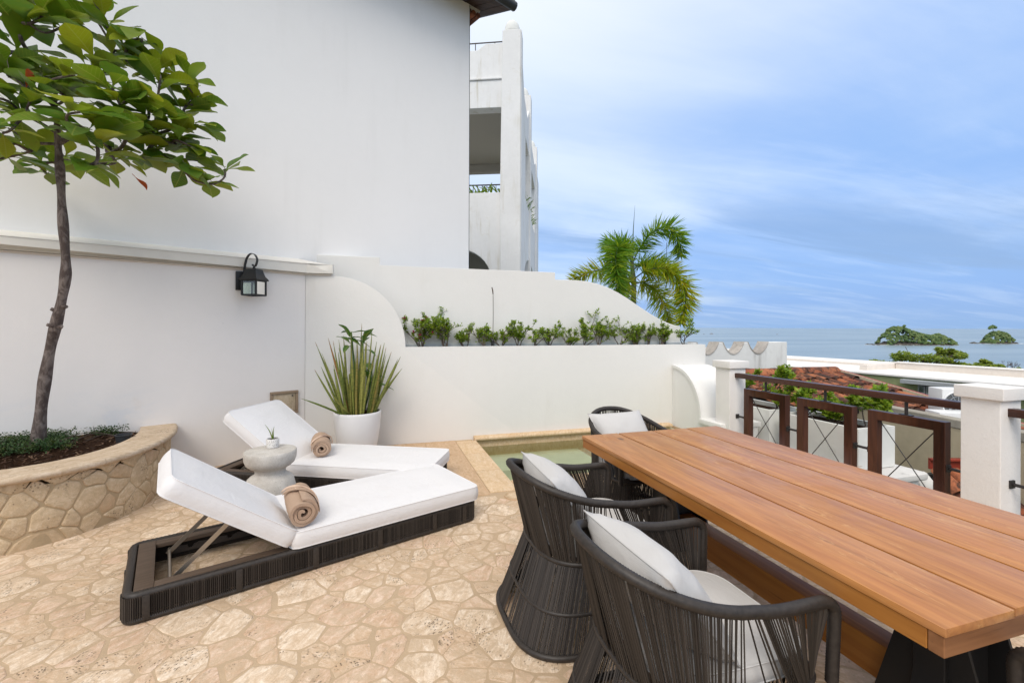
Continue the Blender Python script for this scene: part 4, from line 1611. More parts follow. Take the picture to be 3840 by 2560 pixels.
# ------------------------------------------------------------------ potted snake plant
def build_big_pot():
    p = at_h(1336, 1664, 0)
    p = Vector((p.x + .035, WALL_V - .34, 0))
    t = thing('floor_pot', 'tall white tapered floor pot holding spiky snake plants against the wall', 'pot', p)
    prof = [(0, 0), (.185, 0), (.205, .02), (.240, .17), (.264, .34), (.275, .50), (.275, .522), (.268, .530), (.257, .526), (.252, .49), (0, .49)]
    MB().lathe([(r, z) for r, z in prof], p, 40).build('pot', M['potwhite'], t, smooth=45)
    MB().lathe([(.254, .492), (.15, .505), (0, .51)], p, 24).build('soil', M['soil'], t, smooth=60)
    rs = random.Random(4)
    pl = thing('snake_plant', 'dense clump of spiky cylindrical snake plants rising from the big white pot', 'plant', p + UP * .49)
    for i in range(70):
        a = rs.uniform(0, 6.283)
        rr = .215 * math.sqrt(rs.uniform(0, 1))
        b = p + Vector((math.cos(a) * rr, math.sin(a) * rr, .49))
        lean = (rr / .225) * rs.uniform(.05, .55) + rs.uniform(-.04, .06)
        L = rs.uniform(.55, 1.14) * (1 - .22 * rr / .225)
        if i in (3, 9, 17, 26):
            lean, L = rs.uniform(.85, 1.15), rs.uniform(.55, .72)
        if i < 60 and a % 6.283 > 4.0 and a % 6.283 < 5.4 and i % 3 == 0:
            lean *= .5
        out = Vector((math.cos(a), math.sin(a), 0))
        if out.dot(Vector((0, 1, 0))) > .2 and lean > .4:
            lean *= .35
        cv = rs.uniform(-.10, .25)
        pts = []
        for k in range(7):
            s = k / 6
            th = lean * (1 + cv * s)
            pts.append(b + out * (math.sin(th) * L * s) + UP * (math.cos(th) * L * s) + Vector((math.sin(i * 3.1 + s * 3) * .012, math.cos(i * 1.7 + s * 2) * .012, 0)) * s)
        r0 = rs.uniform(.0105, .0155)
        mb = MB().tube(pts, lambda s: r0 * (1.0 if s < .55 else max(.10, 1 - ((s - .55) / .45) ** 1.6 * .93)), 6)
        lf = mb.build('leaf', M['snake'], pl, smooth=70)
        if i % 5 == 0:
            MB().tube([pts[-1] - (pts[-1] - pts[-2]) * .28, pts[-1] + (pts[-1] - pts[-2]) * .06], lambda s: .0042 * (1 - s * .8), 5).build('tip', M['snake_tip'], lf)
    dc = thing('broad_leaf_plant', 'glossy broad-leaved green plant growing up through the snake plants in the white pot', 'plant', p + UP * .49)
    lm = [leaf_mesh('leaf', .26, .085, .18 + .14 * s, .35, M['broad'], 6, False, s + 5) for s in range(2)]
    for s, (dx, dv, hh) in enumerate(((-.08, .0, .99), (.06, .03, .95), (.17, .05, .52))):
        b = p + RIGHT * dx * .4 + UP * .49
        tpt = p + RIGHT * dx + UP * (.49 + hh)
        MB().tube(smoothpath([b, b.lerp(tpt, .5) + RIGHT * .02, tpt], 4), .009, 6).build('stem', M['broad'], dc, smooth=60)
        for k in range(6):
            an = k * 2.2 + s
            d = RIGHT * math.cos(an) + FWD * math.sin(an) * .6 + UP * rs.uniform(-.1, .8)
            link('leaf', lm[k % 2], dc, mw=orient(tpt - dc.location - UP * (.035 * k), d, UP + Vector((rs.gauss(0, .2), rs.gauss(0, .2), 0)), rs.uniform(.55, 1.05)))


# ------------------------------------------------------------------ shrubs
def shrub(name, label, base, h, w, seed, lean=0.0, dens=1.0, flower=False, group=None, leaf=.026, axis=Vector((1, 0, 0)), depth=.55, mat='boug', kidlimit=3):
    rs = random.Random(seed)
    t = thing(name, label, 'shrub', base, group)
    tw, lf, fl = MB(), MB(), MB()
    dax = UP.cross(axis).normalized()

    def leafat(p, s):
        d = Vector((rs.uniform(-1, 1), rs.uniform(-1, 1), rs.uniform(-.3, .9))).normalized()
        y = d.cross(Vector((rs.uniform(-1, 1), rs.uniform(-1, 1), 1.2))).normalized()
        z = d.cross(y)
        l = s * rs.uniform(.7, 1.35)
        q = p + d * l * .1
        lf.add([q, q + d * l * .45 + y * l * .33 + z * l * .08, q + d * l, q + d * l * .45 - y * l * .33 + z * l * .08, q + d * l * .5], [(0, 4, 1), (1, 4, 2), (2, 4, 3), (3, 4, 0)])

    def branch(p, d, L, r, lv):
        pts = [p]
        q = p.copy()
        dd = d.copy()
        for k in range(4):
            dd = (dd + Vector((rs.gauss(0, .20), rs.gauss(0, .16), rs.gauss(.03, .12)))).normalized()
            q = q + dd * L / 4
            pts.append(q.copy())
        tw.tube(pts, lambda s: r * (1 - .5 * s), 5 if lv < 2 else 3)
        if lv < kidlimit:
            for k in range(rs.choice((2, 3, 4)) if lv < 2 else 2):
                i = rs.randrange(1, 5)
                nd = (dd + axis * rs.gauss(0, .75) + dax * rs.gauss(0, .5) + UP * rs.uniform(-.1, .6)).normalized()
                branch(pts[i], nd, L * rs.uniform(.42, .72), r * .62, lv + 1)
        if lv >= 2 or (lv == 1 and rs.random() < .6):
            for k in range(int((5 if lv >= 3 else 4) * dens * rs.uniform(.5, 1.4))):
                s = rs.uniform(.25, 1.05)
                a = pts[min(int(s * 4), 3)]
                b = pts[min(int(s * 4) + 1, 4)]
                leafat(a.lerp(b, (s * 4) % 1) + Vector((rs.gauss(0, .006), rs.gauss(0, .006), rs.gauss(0, .006))), leaf)
        if flower and lv >= 2 and rs.random() < flower:
            for k in range(5):
                d = Vector((rs.uniform(-1, 1), rs.uniform(-1, 1), rs.uniform(-.4, .9))).normalized()
                y = d.cross(UP + Vector((.1, .2, 0))).normalized()
                q, l = pts[-1] + d * .008, leaf * 1.1
                fl.add([q, q + d * l * .5 + y * l * .45, q + d * l, q + d * l * .5 - y * l * .45], [(0, 1, 2, 3)])
    ns = rs.choice((3, 4, 5))
    for k in range(ns):
        sp = (k - (ns - 1) / 2) / max(ns - 1, 1)
        d = (UP * 1.0 + axis * (sp * 1.25 * w / h + lean + rs.gauss(0, .12)) + dax * rs.gauss(0, .22 * depth)).normalized()
        branch(Vector(base) + axis * rs.gauss(0, .012), d, h * rs.uniform(.40, .60), .0075 * (h / .35) ** .6, 0)
    tw.build('stem', M['boug_twig'], t, smooth=60)
    lf.build('foliage', M[mat], t)
    if flower and fl.v:
        fl.build('blossom', M['flower'], t)
    return t


def build_shrub_row(info):
    V = 6.27
    z = info['rim'] - .035
    spec = [(1580, .36, .34, 0.0, 1.5, .10, 'fullest shrub with a magenta flower at the left end of the planter row'),
            (1668, .40, .20, 0.0, 1.15, 0, 'tall bare-stemmed bushy shrub, second from the left in the planter row'),
            (1745, .28, .42, -.35, .9, 0, 'low shrub with a thick stem slanting left, third in the planter row'),
            (1812, .30, .28, .0, .55, 0, 'nearly bare twiggy shrub just left of the reed stake'),
            (1880, .30, .30, -.25, .75, 0, 'shrub bending towards the reed stake from its right side'),
            (1943, .31, .32, 0.0, 1.2, 0, 'leafy rounded shrub below the right edge of the white house'),
            (2000, .29, .22, .1, .7, 0, 'thin forked shrub below the tower arch'),
            (2062, .33, .34, 0.0, .9, 0, 'open fan-shaped shrub under the step of the boundary wall'),
            (2135, .30, .26, .0, .95, 0, 'small clipped shrub where the S-curve of the boundary wall begins'),
            (2190, .32, .28, 0.05, .9, 0, 'shrub leaning right beside the tallest planter shrub'),
            (2242, .41, .34, 0.0, 1.15, 0, 'tallest shrub on the right half of the planter row'),
            (2318, .33, .42, 0.05, .6, 0, 'wide sparse shrub with forked twigs under the palm trunk'),
            (2384, .31, .28, 0.0, .75, 0, 'twiggy shrub right of the palm trunk in the planter row'),
            (2432, .30, .24, 0.0, .8, 0, 'narrow shrub left of the black uplight'),
            (2478, .32, .24, .1, 1.0, 0, 'yellow-green shrub touching the black uplight'),
            (2562, .34, .42, -.05, .7, 0, 'last shrub of the planter row, standing against the sea')]
    for k, (u, h, w, lean, dens, flw, lab) in enumerate(spec):
        p = at_V(u, 1297, V)
        shrub('bougainvillea', lab, (p.x, V + rnd.uniform(-.03, .03), z), h * (1.42 if k != 0 else 1.5), w * 1.2, 300 + k * 7, lean, dens * 2.3, flw, 'clipped shrubs in the raised planter', .031)
    # dry reed with a seed head, black uplights
    a, b = at_V(1848, 1270, V), at_V(1849, 1100, V)
    rd = thing('reed', 'thin dry reed with a brown seed head standing among the planter shrubs', 'reed', a)
    MB().tube(smoothpath([a, a.lerp(b, .5) + Vector((.004, 0, 0)), b], 6), .0042, 5).build('stem', M['twig'], rd)
    c = at_V(1846, 1077, V)
    MB().tube(smoothpath([b - UP * .01, b.lerp(c, .5), c + Vector((-.006, 0, 0))], 5), lambda s: .009 - .004 * abs(s - .4), 6).build('seed_head', mk('seed_head', color=(0.06, 0.035, 0.02), rough=.9), rd, smooth=60)
    for (u, lab, ln) in ((1845, 'short black uplight tube at the foot of the dry reed', .012), (2493, 'short black uplight tube near the right end of the planter', .0)):
        q = at_V(u, 1294, V)
        q.z = z - .02
        ul = thing('uplight', lab, 'light fitting', q, 'black uplights in the planter')
        MB().tube([q, q + UP * .135 + Vector((ln, 0, 0))], .021, 12).build('body', M['black'], ul, smooth=40)
        MB().lathe([(.0, .135), (.016, .135), (.018, .141), (.021, .141), (.022, .133)], q + Vector((ln, 0, 0)), 14).build('lens', M['meter'], ul, smooth=40)


# ------------------------------------------------------------------ palm beyond the wall
def build_palm():
    Zp = 10.6
    rs = random.Random(8)
    base = at_z(2376, 1330, Zp)
    base.z = -3.6
    crown = at_z(2371, 1000, Zp)
    t = thing('palm_tree', 'small foxtail palm with plumed fronds standing beyond the curved wall', 'palm', base)
    mb = MB().tube(smoothpath([base, base.lerp(crown, .5), at_z(2377, 1060, Zp)], 8), lambda s: .080 - .022 * s, 12)
    mb.build('trunk', M['palm_trunk'], t, smooth=60)
    top = crown + UP * .25
    MB().tube(smoothpath([at_z(2377, 1062, Zp), crown, top], 5), lambda s: .066 - .038 * s, 10).build('crown_shaft', M['palm_trunk'], t, smooth=60)
    MB().tube([at_z(2372, 940, Zp), at_z(2375, 860, Zp), at_z(2381, 770, Zp)], lambda s: .020 * (1 - .9 * s), 6).build('spear_leaf', M['spear'], t, smooth=60)
    # fronds: source-pixel way-points with depth offsets
    fronds = [([(2372, 985, 0), (2400, 930, -.1), (2452, 868, -.2), (2512, 858, -.25), (2548, 905, -.3), (2552, 962, -.3)], 'palm', .38, 1.0),
              ([(2370, 990, 0), (2350, 940, -.3), (2325, 920, -.7), (2310, 960, -1.0), (2312, 1030, -1.15), (2325, 1105, -1.2)], 'palm', .40, 1.25),
              ([(2370, 1000, 0), (2340, 960, .2), (2290, 905, .35), (2268, 930, .5)], 'palm', .36, .8),
              ([(2370, 1040, 0), (2330, 1020, .2), (2260, 1010, .3), (2190, 1030, .4), (2142, 1052, .4)], 'palm_gold', .40, .9),
              ([(2378, 1045, 0), (2430, 1012, -.2), (2500, 1010, -.4), (2560, 1060, -.5), (2570, 1130, -.6), (2555, 1215, -.6)], 'palm_gold', .40, 1.2),
              ([(2378, 1062, 0), (2420, 1062, .1), (2470, 1100, .2), (2500, 1170, .2), (2510, 1235, .2)], 'palm_gold', .42, 1.0),
              ([(2374, 1055, 0), (2350, 1060, -.2), (2340, 1110, -.2), (2350, 1170, -.1)], 'palm_gold', .36, .9),
              ([(2374, 1010, 0), (2420, 985, .4), (2480, 990, .7), (2530, 1030, .8)], 'palm', .40, .9)]
    for fi, (wp, mat, ll, dn) in enumerate(fronds):
        path = smoothpath([at_z(u, v, Zp + d) for u, v, d in wp], 9)
        L = sum((path[i + 1] - path[i]).length for i in range(len(path) - 1))
        fr = MB().tube(path, lambda s: .017 * (1 - .8 * s), 5).build('frond', M['spear'], t, smooth=60)
        lf = MB()
        n = int(120 * dn * L / 1.6)
        for i in range(n):
            s = .14 + .86 * i / n
            k = min(int(s * (len(path) - 1)), len(path) - 2)
            p = path[k].lerp(path[k + 1], s * (len(path) - 1) - k)
            tg = (path[k + 1] - path[k]).normalized()
            side = tg.cross(UP)
            side = side.normalized() if side.length > .1 else RIGHT
            nor = side.cross(tg)
            for q in range(4):
                an = rs.uniform(0, 6.283)
                d = (side * math.cos(an) * 1.1 + nor * math.sin(an) * .8 + tg * rs.uniform(.15, .75)).normalized()
                l = ll * rs.uniform(.65, 1.1) * (.55 + .9 * math.sin(math.pi * min(1, s * .85 + .12)) ** .8) * .86
                w = rs.uniform(.010, .016)
                y = d.cross(Vector((rs.uniform(-1, 1), rs.uniform(-1, 1), rs.uniform(-1, 1)))).normalized() * w
                m1 = p + d * l * .5 - UP * l * .03
                e = p + d * l - UP * l * .12
                lf.add([p - y * .5, p + y * .5, m1 + y, e, m1 - y], [(0, 1, 2, 4), (4, 2, 3)])
        lf.build('leaflet', M[mat], fr, kind='stuff')
    # hanging dry fibre
    MB().tube([at_z(2500, 910, Zp - .2), at_z(2499, 965, Zp - .2)], .006, 4).build('dry_fibre', M['twig'], t)
# ------------------------------------------------------------------ soft shapes
def slab_cushion(L, W, T, r, puff, nx=26, ny=12, seed=0):
    """rounded box cushion, x 0..L, y 0..W, z 0..T with a piped seam look"""
    mb = MB()
    rs = random.Random(seed)

    def grid(fn, n, m):
        vs = [fn(i / n, j / m) for j in range(m + 1) for i in range(n + 1)]
        mb.add(vs, [(j * (n + 1) + i, j * (n + 1) + i + 1, (j + 1) * (n + 1) + i + 1, (j + 1) * (n + 1) + i) for j in range(m) for i in range(n)])
    nz = 5

    def side_out(s):      # bulge of the side faces
        return .008 * math.sin(math.pi * s)

    def top(a, b, z, up):
        x, y = L * a, W * b
        ex, ey = min(x, L - x), min(y, W - y)
        k = min(1, ex / .16) * min(1, ey / .16)
        k = k * k * (3 - 2 * k)
        dz = puff * k + .004 * noise.noise(Vector((x * 5, y * 5, seed + z * 9))) * k
        # rounded plan corners
        x2, y2 = corner(x, y)
        return (x2, y2, z + (dz if up else -dz * .2))

    def corner(x, y):
        cx_, cy_ = min(max(x, r), L - r), min(max(y, r), W - r)
        dx, dy = x - cx_, y - cy_
        m = max(abs(dx), abs(dy))
        l = math.hypot(dx, dy)
        if l > 1e-9:
            f = m / l
            return cx_ + dx * f, cy_ + dy * f
        return x, y
    vs = []
    # one closed surface: top grid, side rings, bottom
    grid(lambda a, b: top(a, b, T, True), nx, ny)
    grid(lambda a, b: top(a, 1 - b, 0, False), nx, ny)
    loop = [(i / nx, 0) for i in range(nx)] + [(1, j / ny) for j in range(ny)] + [(1 - i / nx, 1) for i in range(nx)] + [(0, 1 - j / ny) for j in range(ny)]
    n = len(loop)
    vs = []
    for k in range(nz + 1):
        s = k / nz
        for (a, b) in loop:
            x, y = corner(L * a, W * b)
            ox = (-1 if a == 0 else 1 if a == 1 else 0)
            oy = (-1 if b == 0 else 1 if b == 1 else 0)
            q = side_out(s)
            vs.append((x + ox * q, y + oy * q, T * s))
    mb.add(vs, [(k * n + i, k * n + (i + 1) % n, (k + 1) * n + (i + 1) % n, (k + 1) * n + i) for k in range(nz) for i in range(n)])
    # piping round both seams
    for z in (T, 0.0):
        pts = [Vector((*corner(L * a, W * b), z)) for a, b in loop]
        mb.tube(pts, .0035, 5, closed=True)
    return mb


def pillow_mesh(w, h, t, seed=0):
    """scatter cushion standing in the YZ plane (y -w/2..w/2, z 0..h), thickness along x"""
    n, m = 22, 18
    mb = MB()
    for sgn in (1, -1):
        vs = []
        for j in range(m + 1):
            for i in range(n + 1):
                a, b = 2 * i / n - 1, 2 * j / m - 1
                ka, kb = 1 - abs(a) ** 2.6, 1 - abs(b) ** 2.6
                th = t * .5 * (max(ka, 0) * max(kb, 0)) ** .52
                # edges pull in between the pointed corners
                pin = 1 - .10 * (1 - b * b) * abs(a) ** 3
                pin2 = 1 - .10 * (1 - a * a) * abs(b) ** 3
                wr = .006 * noise.noise(Vector((a * 3.1 + seed, b * 3.1, sgn))) + .010 * noise.noise(Vector((a * 1.3, b * 1.6 + seed, sgn * 2))) * ka * kb
                cr = .009 * math.sin((abs(a) + abs(b)) * 16) * max(0, abs(a) * abs(b) - .38)
                vs.append((sgn * (th + (wr + cr) * (1 if th > .004 else 0)), a * w * .5 * pin, h * .5 + b * h * .5 * pin2))
        fs = [(j * (n + 1) + i, j * (n + 1) + i + 1, (j + 1) * (n + 1) + i + 1, (j + 1) * (n + 1) + i) for j in range(m) for i in range(n)]
        if sgn < 0:
            fs = [tuple(reversed(f)) for f in fs]
        mb.add(vs, fs)
    edge = []
    for k in range(88):
        q = k / 22
        e = int(q)
        f = 2 * (q - e) - 1
        a, b = ((f, -1), (1, f), (-f, 1), (-1, -f))[e]
        pin = 1 - .10 * (1 - b * b) * abs(a) ** 3
        pin2 = 1 - .10 * (1 - a * a) * abs(b) ** 3
        edge.append(Vector((0, a * w * .5 * pin, h * .5 + b * h * .5 * pin2)))
    mb.tube(edge, .0035, 5, closed=True)
    return mb


# ------------------------------------------------------------------ loungers
LL, LW, LH = 2.14, 0.72, 0.165
FOLD = 0.78
BACK_A = R(36.5)


def build_lounger():
    t = thing('sun_lounger', 'x', 'sun lounger', (0, 0, 0), 'white cushioned sun loungers')
    # woven base: rounded top roll, corner posts, bottom rail
    def loop(x0, y0, x1, y1, r, z, n=6):
        pts = []
        for (cx_, cy_, a0) in ((x1 - r, y0 + r, -90), (x1 - r, y1 - r, 0), (x0 + r, y1 - r, 90), (x0 + r, y0 + r, 180)):
            for k in range(n + 1):
                a = R(a0 + 90 * k / n)
                pts.append(Vector((cx_ + r * math.cos(a), cy_ + r * math.sin(a), z)))
        return pts
    mb = MB()
    pts = loop(.012, .012, LL - .012, LW - .012, .045, LH - .022)
    dense = []
    for i in range(len(pts)):
        a, b = pts[i], pts[(i + 1) % len(pts)]
        m = max(1, int((b - a).length / .011))
        dense += [a.lerp(b, k / m) for k in range(m)]
    nn = len(dense)
    mb2 = MB()
    vs, fs = [], []
    for i, p in enumerate(dense):
        tg = (dense[(i + 1) % nn] - dense[i - 1]).normalized()
        out = Vector((tg.y, -tg.x, 0))
        rr = .0235 if i % 2 else .0215
        for k in range(8):
            a = 2 * math.pi * k / 8
            vs.append(p + out * math.cos(a) * rr + UP * math.sin(a) * rr)
    for i in range(nn):
        for k in range(8):
            fs.append((i * 8 + k, i * 8 + (k + 1) % 8, ((i + 1) % nn) * 8 + (k + 1) % 8, ((i + 1) % nn) * 8 + k))
    MB().add(vs, fs).build('top_rail', M['wrap'], t, smooth=60)
    MB().tube(loop(.004, .004, LL - .004, LW - .004, .05, .020), .017, 8, closed=True).build('bottom_rail', M['wrap'], t, smooth=60)
    cords, posts = MB(), []
    z0, z1 = .018, LH - .020
    per = loop(-.008, -.008, LL + .008, LW + .008, .055, 0, 8)
    s, seg = 0.0, []
    for i in range(len(per)):
        a, b = per[i], per[(i + 1) % len(per)]
        seg.append((s, a, b, (b - a).length))
        s += (b - a).length
    tot = s

    def at(s):
        s %= tot
        for (s0, a, b, l) in seg:
            if s0 <= s <= s0 + l:
                return a.lerp(b, (s - s0) / max(l, 1e-9))
        return per[0]
    n = int(tot / .0095)
    post_s = []
    for x in (.09, .51, .93, 1.35, 1.77, 2.03):
        for y in (-.008, LW + .008):
            post_s.append((x, y))
    for y in (.07, LW / 2, LW - .07):
        post_s += [(-.008, y), (LL + .008, y)]
    for i in range(n):
        p = at(tot * i / n)
        cords.tube([p + UP * z0, p + UP * z1], .0038, 4, caps=False)
    cords.build('cord_weave', M['lounge_rope'], t, kind='stuff')
    for (x, y) in post_s:
        w = (.034, .018) if (y < 0 or y > LW) else (.018, .034)
        MB().box((x, y, (z0 + z1) / 2), (w[0], w[1], z1 - z0)).build('post', M['wrap'], t, bevel=.004)
    mb = MB()
    mb.bb((.035, .028, .03), (LL - .035, .034, LH - .03)).bb((.035, LW - .034, .03), (LL - .035, LW - .028, LH - .03))
    mb.bb((.028, .028, .03), (.034, LW - .028, LH - .03)).bb((LL - .034, .028, .03), (LL - .028, LW - .028, LH - .03))
    mb.build('dark_backing', M['core'], t)  # dark sheets added for the shade seen behind the cords
    # brown board frame let into the top
    b, z = .085, LH - .012
    MB().bb((.036, .036, z - .022), (.036 + b, LW - .036, z + .006)).build('frame_board', M['lounge_wood'], t, bevel=.003)
    MB().bb((.037 + b, .036, z - .022), (LL - .04, .036 + b * .8, z + .004)).build('frame_board', M['lounge_wood'], t, bevel=.003)
    MB().bb((.037 + b, LW - .036 - b * .8, z - .022), (LL - .04, LW - .036, z + .004)).build('frame_board', M['lounge_wood'], t, bevel=.003)
    MB().bb((FOLD - .02, .037 + b * .8, z - .03), (LL - .05, LW - .037 - b * .8, z + .002)).build('deck', M['lounge_wood'], t)
    # adjuster: racks, legs, cross bar
    for y in (.036 + b * .8 + .008, LW - .036 - b * .8 - .008):
        mb = MB()
        pr = [Vector((.18, y - .003, .075)), Vector((.70, y - .003, .075)), Vector((.70, y - .003, .105))]
        x = .70
        while x > .22:
            pr += [Vector((x - .02, y - .003, .118)), Vector((x - .05, y - .003, .108)), Vector((x - .06, y - .003, .092)), Vector((x - .08, y - .003, .092)), Vector((x - .085, y - .003, .112))]
            x -= .11
        pr.append(Vector((.18, y - .003, .11)))
        mb.prism(pr, (0, .006, 0))
        mb.build('rack', M['iron'], t)
    ca, sa = math.cos(BACK_A), math.sin(BACK_A)

    def bk(s, h):         # along the back from the hinge, h above its plane
        return FOLD - s * ca + h * sa, LH + .012 + s * sa + h * ca
    y0, y1 = .150, LW - .150
    hx, hz = bk(.36, -.022)
    bar = Vector((.19, 0, .108))
    MB().rod((bar.x, .095, bar.z), (bar.x, LW - .095, bar.z), .010, 8).build('cross_bar', M['steel'], t, smooth=60)
    for y in (y0, y1):
        a, e = Vector((hx, y, hz)), Vector((bar.x, y, bar.z))
        d = (e - a).normalized()
        MB().box((a + e) / 2, ((e - a).length + .03, .004, .026), d, (0, 1, 0), d.cross(Vector((0, 1, 0)))).build('strut', M['steel'], t)
        MB().tube([(hx, y - .012, hz), (hx, y + .012, hz)], .018, 10).build('hinge', M['steel'], t)
    # back board
    L = .74
    mb = MB()
    ax, az = Vector((-ca, 0, sa)), Vector((sa, 0, ca))
    for yy in (.085, LW - .085):
        c = Vector((FOLD, yy, LH + .004)) + ax * (L / 2)
        mb.box(c, (L, .06, .026), ax, (0, 1, 0), az)
    for k in range(8):
        c = Vector((FOLD, LW / 2, LH + .004)) + ax * (.03 + k * (L - .06) / 7)
        mb.box(c, (.05, LW - .18, .018), ax, (0, 1, 0), az)
    mb.build('back_board', M['lounge_wood'], t)
    # cushions
    T = .100
    c1 = slab_cushion(LL + .03 - FOLD - .004, LW + .03, T, .05, .014, 30, 14, 1)
    m1 = MB().add([(x + FOLD + .004, y - .015, z + LH + .004) for x, y, z in c1.v], c1.f)
    m1.build('seat_cushion', M['cushion'], t, smooth=60)
    Lb = .80
    c2 = slab_cushion(Lb, LW + .03, T, .05, .014, 22, 14, 2)
    vs = []
    for x, y, z in c2.v:
        q = Vector((FOLD - .002, y - .015, LH + .016)) + ax * x + az * z
        vs.append(q)
    MB().add(vs, c2.f).build('back_cushion', M['cushion'], t, smooth=60)
    return t


def build_towel(name, label, length, seed, flip=False):
    """rolled towel, axis along Y, resting on z=0"""
    t = thing(name, label, 'towel', (0, 0, 0), 'tan rolled towels on the loungers')
    rs = random.Random(seed)
    turns, r0, r1, th = 3.1, .015, .086, .021
    n, ny = 110, 20
    cen = []
    for i in range(n + 1):
        s = i / n
        a = s * turns * 2 * math.pi + seed
        r = r0 + (r1 - r0) * s ** .9 + .0018 * math.sin(a * 3 + seed)
        cen.append((a, r))
    off = cen[-1][0]
    vs, fs = [], []
    m = ny + 1
    for side in (0, 1):
        for i, (a, r) in enumerate(cen):
            hw = th * .46 * min(1, (n - i) / 3 + .3, i / 2 + .3)
            rr = r + (hw if side else -hw)
            for j in range(m):
                f = j / ny
                y = (f - .5) * (length + .02 * math.sin(a * .5 + seed) - .014 * (i / n) ** 2)
                bul = 1 + .05 * math.sin(math.pi * f) + .03 * noise.noise(Vector((math.cos(a) * 2, math.sin(a) * 2, f * 5 + seed))) + .02 * noise.noise(Vector((a * 2, f * 16, seed)))
                vs.append((math.cos(a) * rr * bul, y, math.sin(a) * rr * bul * .95 + r1 * .98))
    k = (n + 1) * m
    for i in range(n):
        for j in range(ny):
            a = i * m + j
            fs.append((a, a + 1, a + m + 1, a + m))
            fs.append((k + a, k + a + m, k + a + m + 1, k + a + 1))
        for j in (0, ny):
            a = i * m + j
            fs.append((a, a + m, k + a + m, k + a) if j == 0 else (a, k + a, k + a + m, a + m))
    a = n * m
    for j in range(ny):
        fs.append((a + j, a + j + 1, k + a + j + 1, k + a + j))
        fs.append((j + 1, j, k + j, k + j + 1))
    MB().add(vs, fs).build('roll', M['towel'], t, smooth=60)
    # folded corner wrapped over the roll, with a woven edge band
    R_ = r1 * 1.10 + .006
    for (wd, nm, mat, lift) in ((.10, 'flap', 'towel', 0.0), (.010, 'edge_band', 'towel_band', .0035), (.004, 'edge_band', 'towel_band', .0036)):
        vs, fs = [], []
        N = 20
        for i in range(N + 1):
            an = R(-10 + 165 * i / N)
            yc = (-.10 + .19 * i / N) * (1 if not flip else -1) * length / .32
            if nm != 'flap':
                yc += (.052 if wd > .005 else .036) * (1 if not flip else -1)
            for q in (-1, 1):
                for lay in (0, 1):
                    rr = R_ + lift + lay * .004 + .003 * math.sin(an * 3 + q)
                    ww = wd * (1.15 - .95 * i / N) if nm == 'flap' else wd
                    vs.append((math.cos(an) * rr, yc + q * ww * .5, math.sin(an) * rr * .95 + r1 * .98))
        for i in range(N):
            b = i * 4
            fs += [(b + 1, b + 3, b + 7, b + 5), (b, b + 4, b + 6, b + 2), (b, b + 1, b + 5, b + 4), (b + 2, b + 6, b + 7, b + 3)]
        fs += [(0, 2, 3, 1), (N * 4, N * 4 + 1, N * 4 + 3, N * 4 + 2)]
        MB().add(vs, fs).build(nm, M[mat], t, smooth=50)
    return t


def build_loungers():
    a = build_lounger()
    b = copy_tree(a)
    a['label'] = 'near white sun lounger on a dark woven base with its back raised'
    b['label'] = 'far white sun lounger against the wall, behind the round side table'
    p0 = cw(-1.985, 2.295)
    a1 = R(37.6) - YAW
    place(a, p0, a1)
    foot = cw(-.78, 3.98)
    a2 = R(-8.5) - YAW
    d2 = Vector((math.cos(a2), math.sin(a2), 0))
    place(b, foot - d2 * LL, a2)
    for (lo, ang, lab, yy, ro, seed, s) in ((p0, a1, 'tan rolled towel on the near lounger with its spiral end showing', .21, R(-6), 1.0, .86), (foot - d2 * LL, a2, 'tan rolled towel with a folded corner on the far lounger', .34, R(32), 2.6, .93)):
        tw = build_towel('rolled_towel', lab, .39, seed, seed > 2)
        d = Vector((math.cos(ang), math.sin(ang), 0))
        n = Vector((-d.y, d.x, 0))
        q = lo + d * (s + .02) + n * yy + UP * (LH + .116)
        place(tw, q, ang + ro)


# ------------------------------------------------------------------ side table with a little plant
def build_side_table():
    p = cw(-2.0, 3.72)
    t = thing('side_table', 'round cast-stone side table with a pinched waist between the loungers', 'side table', p)
    H = .525
    prof = [(0, 0), (.222, 0), (.232, .006), (.236, .02), (.228, .12), (.212, .22), (.192, .292), (.170, .312), (.142, .326), (.128, .342), (.128, .362), (.142, .382), (.176, .398), (.202, .420), (.216, .455),
            (.220, .49), (.219, .515), (.214, .5225), (.205, H), (0, H)]
    MB().lathe([(r * .9, z) for r, z in prof], p, 56).build('table', M['terrazzo'], t, smooth=35)
    q = at_h(1023, 1677, H)
    q = Vector((q.x, q.y, H))
    f = thing('small_pot', 'tiny dimpled white pot standing on the stone side table', 'pot', q)
    MB().lathe([(0, 0), (.040, 0), (.046, .004), (.0495, .03), (.0495, .07), (.047, .078), (.043, .078), (.042, .066), (0, .066)], q, 28).build('pot', M['dimple'], f, smooth=45)
    MB().lathe([(.043, .068), (.02, .072), (0, .073)], q, 16).build('soil', M['soil'], f, smooth=60)
    pl = thing('succulent', 'three thin aloe-like leaves sprouting from the tiny white pot', 'plant', q + UP * .07)
    for (pts, r) in (([(0, 0, .066), (-.012, 0, .10), (-.032, 0, .145), (-.068, 0, .195)], .0058), ([(.003, 0, .066), (.003, 0, .10), (.002, .004, .14), (.008, .006, .178)], .0058), ([(0, .004, .066), (-.004, .004, .10), (-.013, .006, .16)], .0045)):
        pp = smoothpath([q + RIGHT * x + FWD * y + UP * z for x, y, z in pts], 5)
        MB().tube(pp, lambda s: r * (1 - .85 * s ** 1.5), 6).build('leaf', M['leaf'], pl, smooth=70)


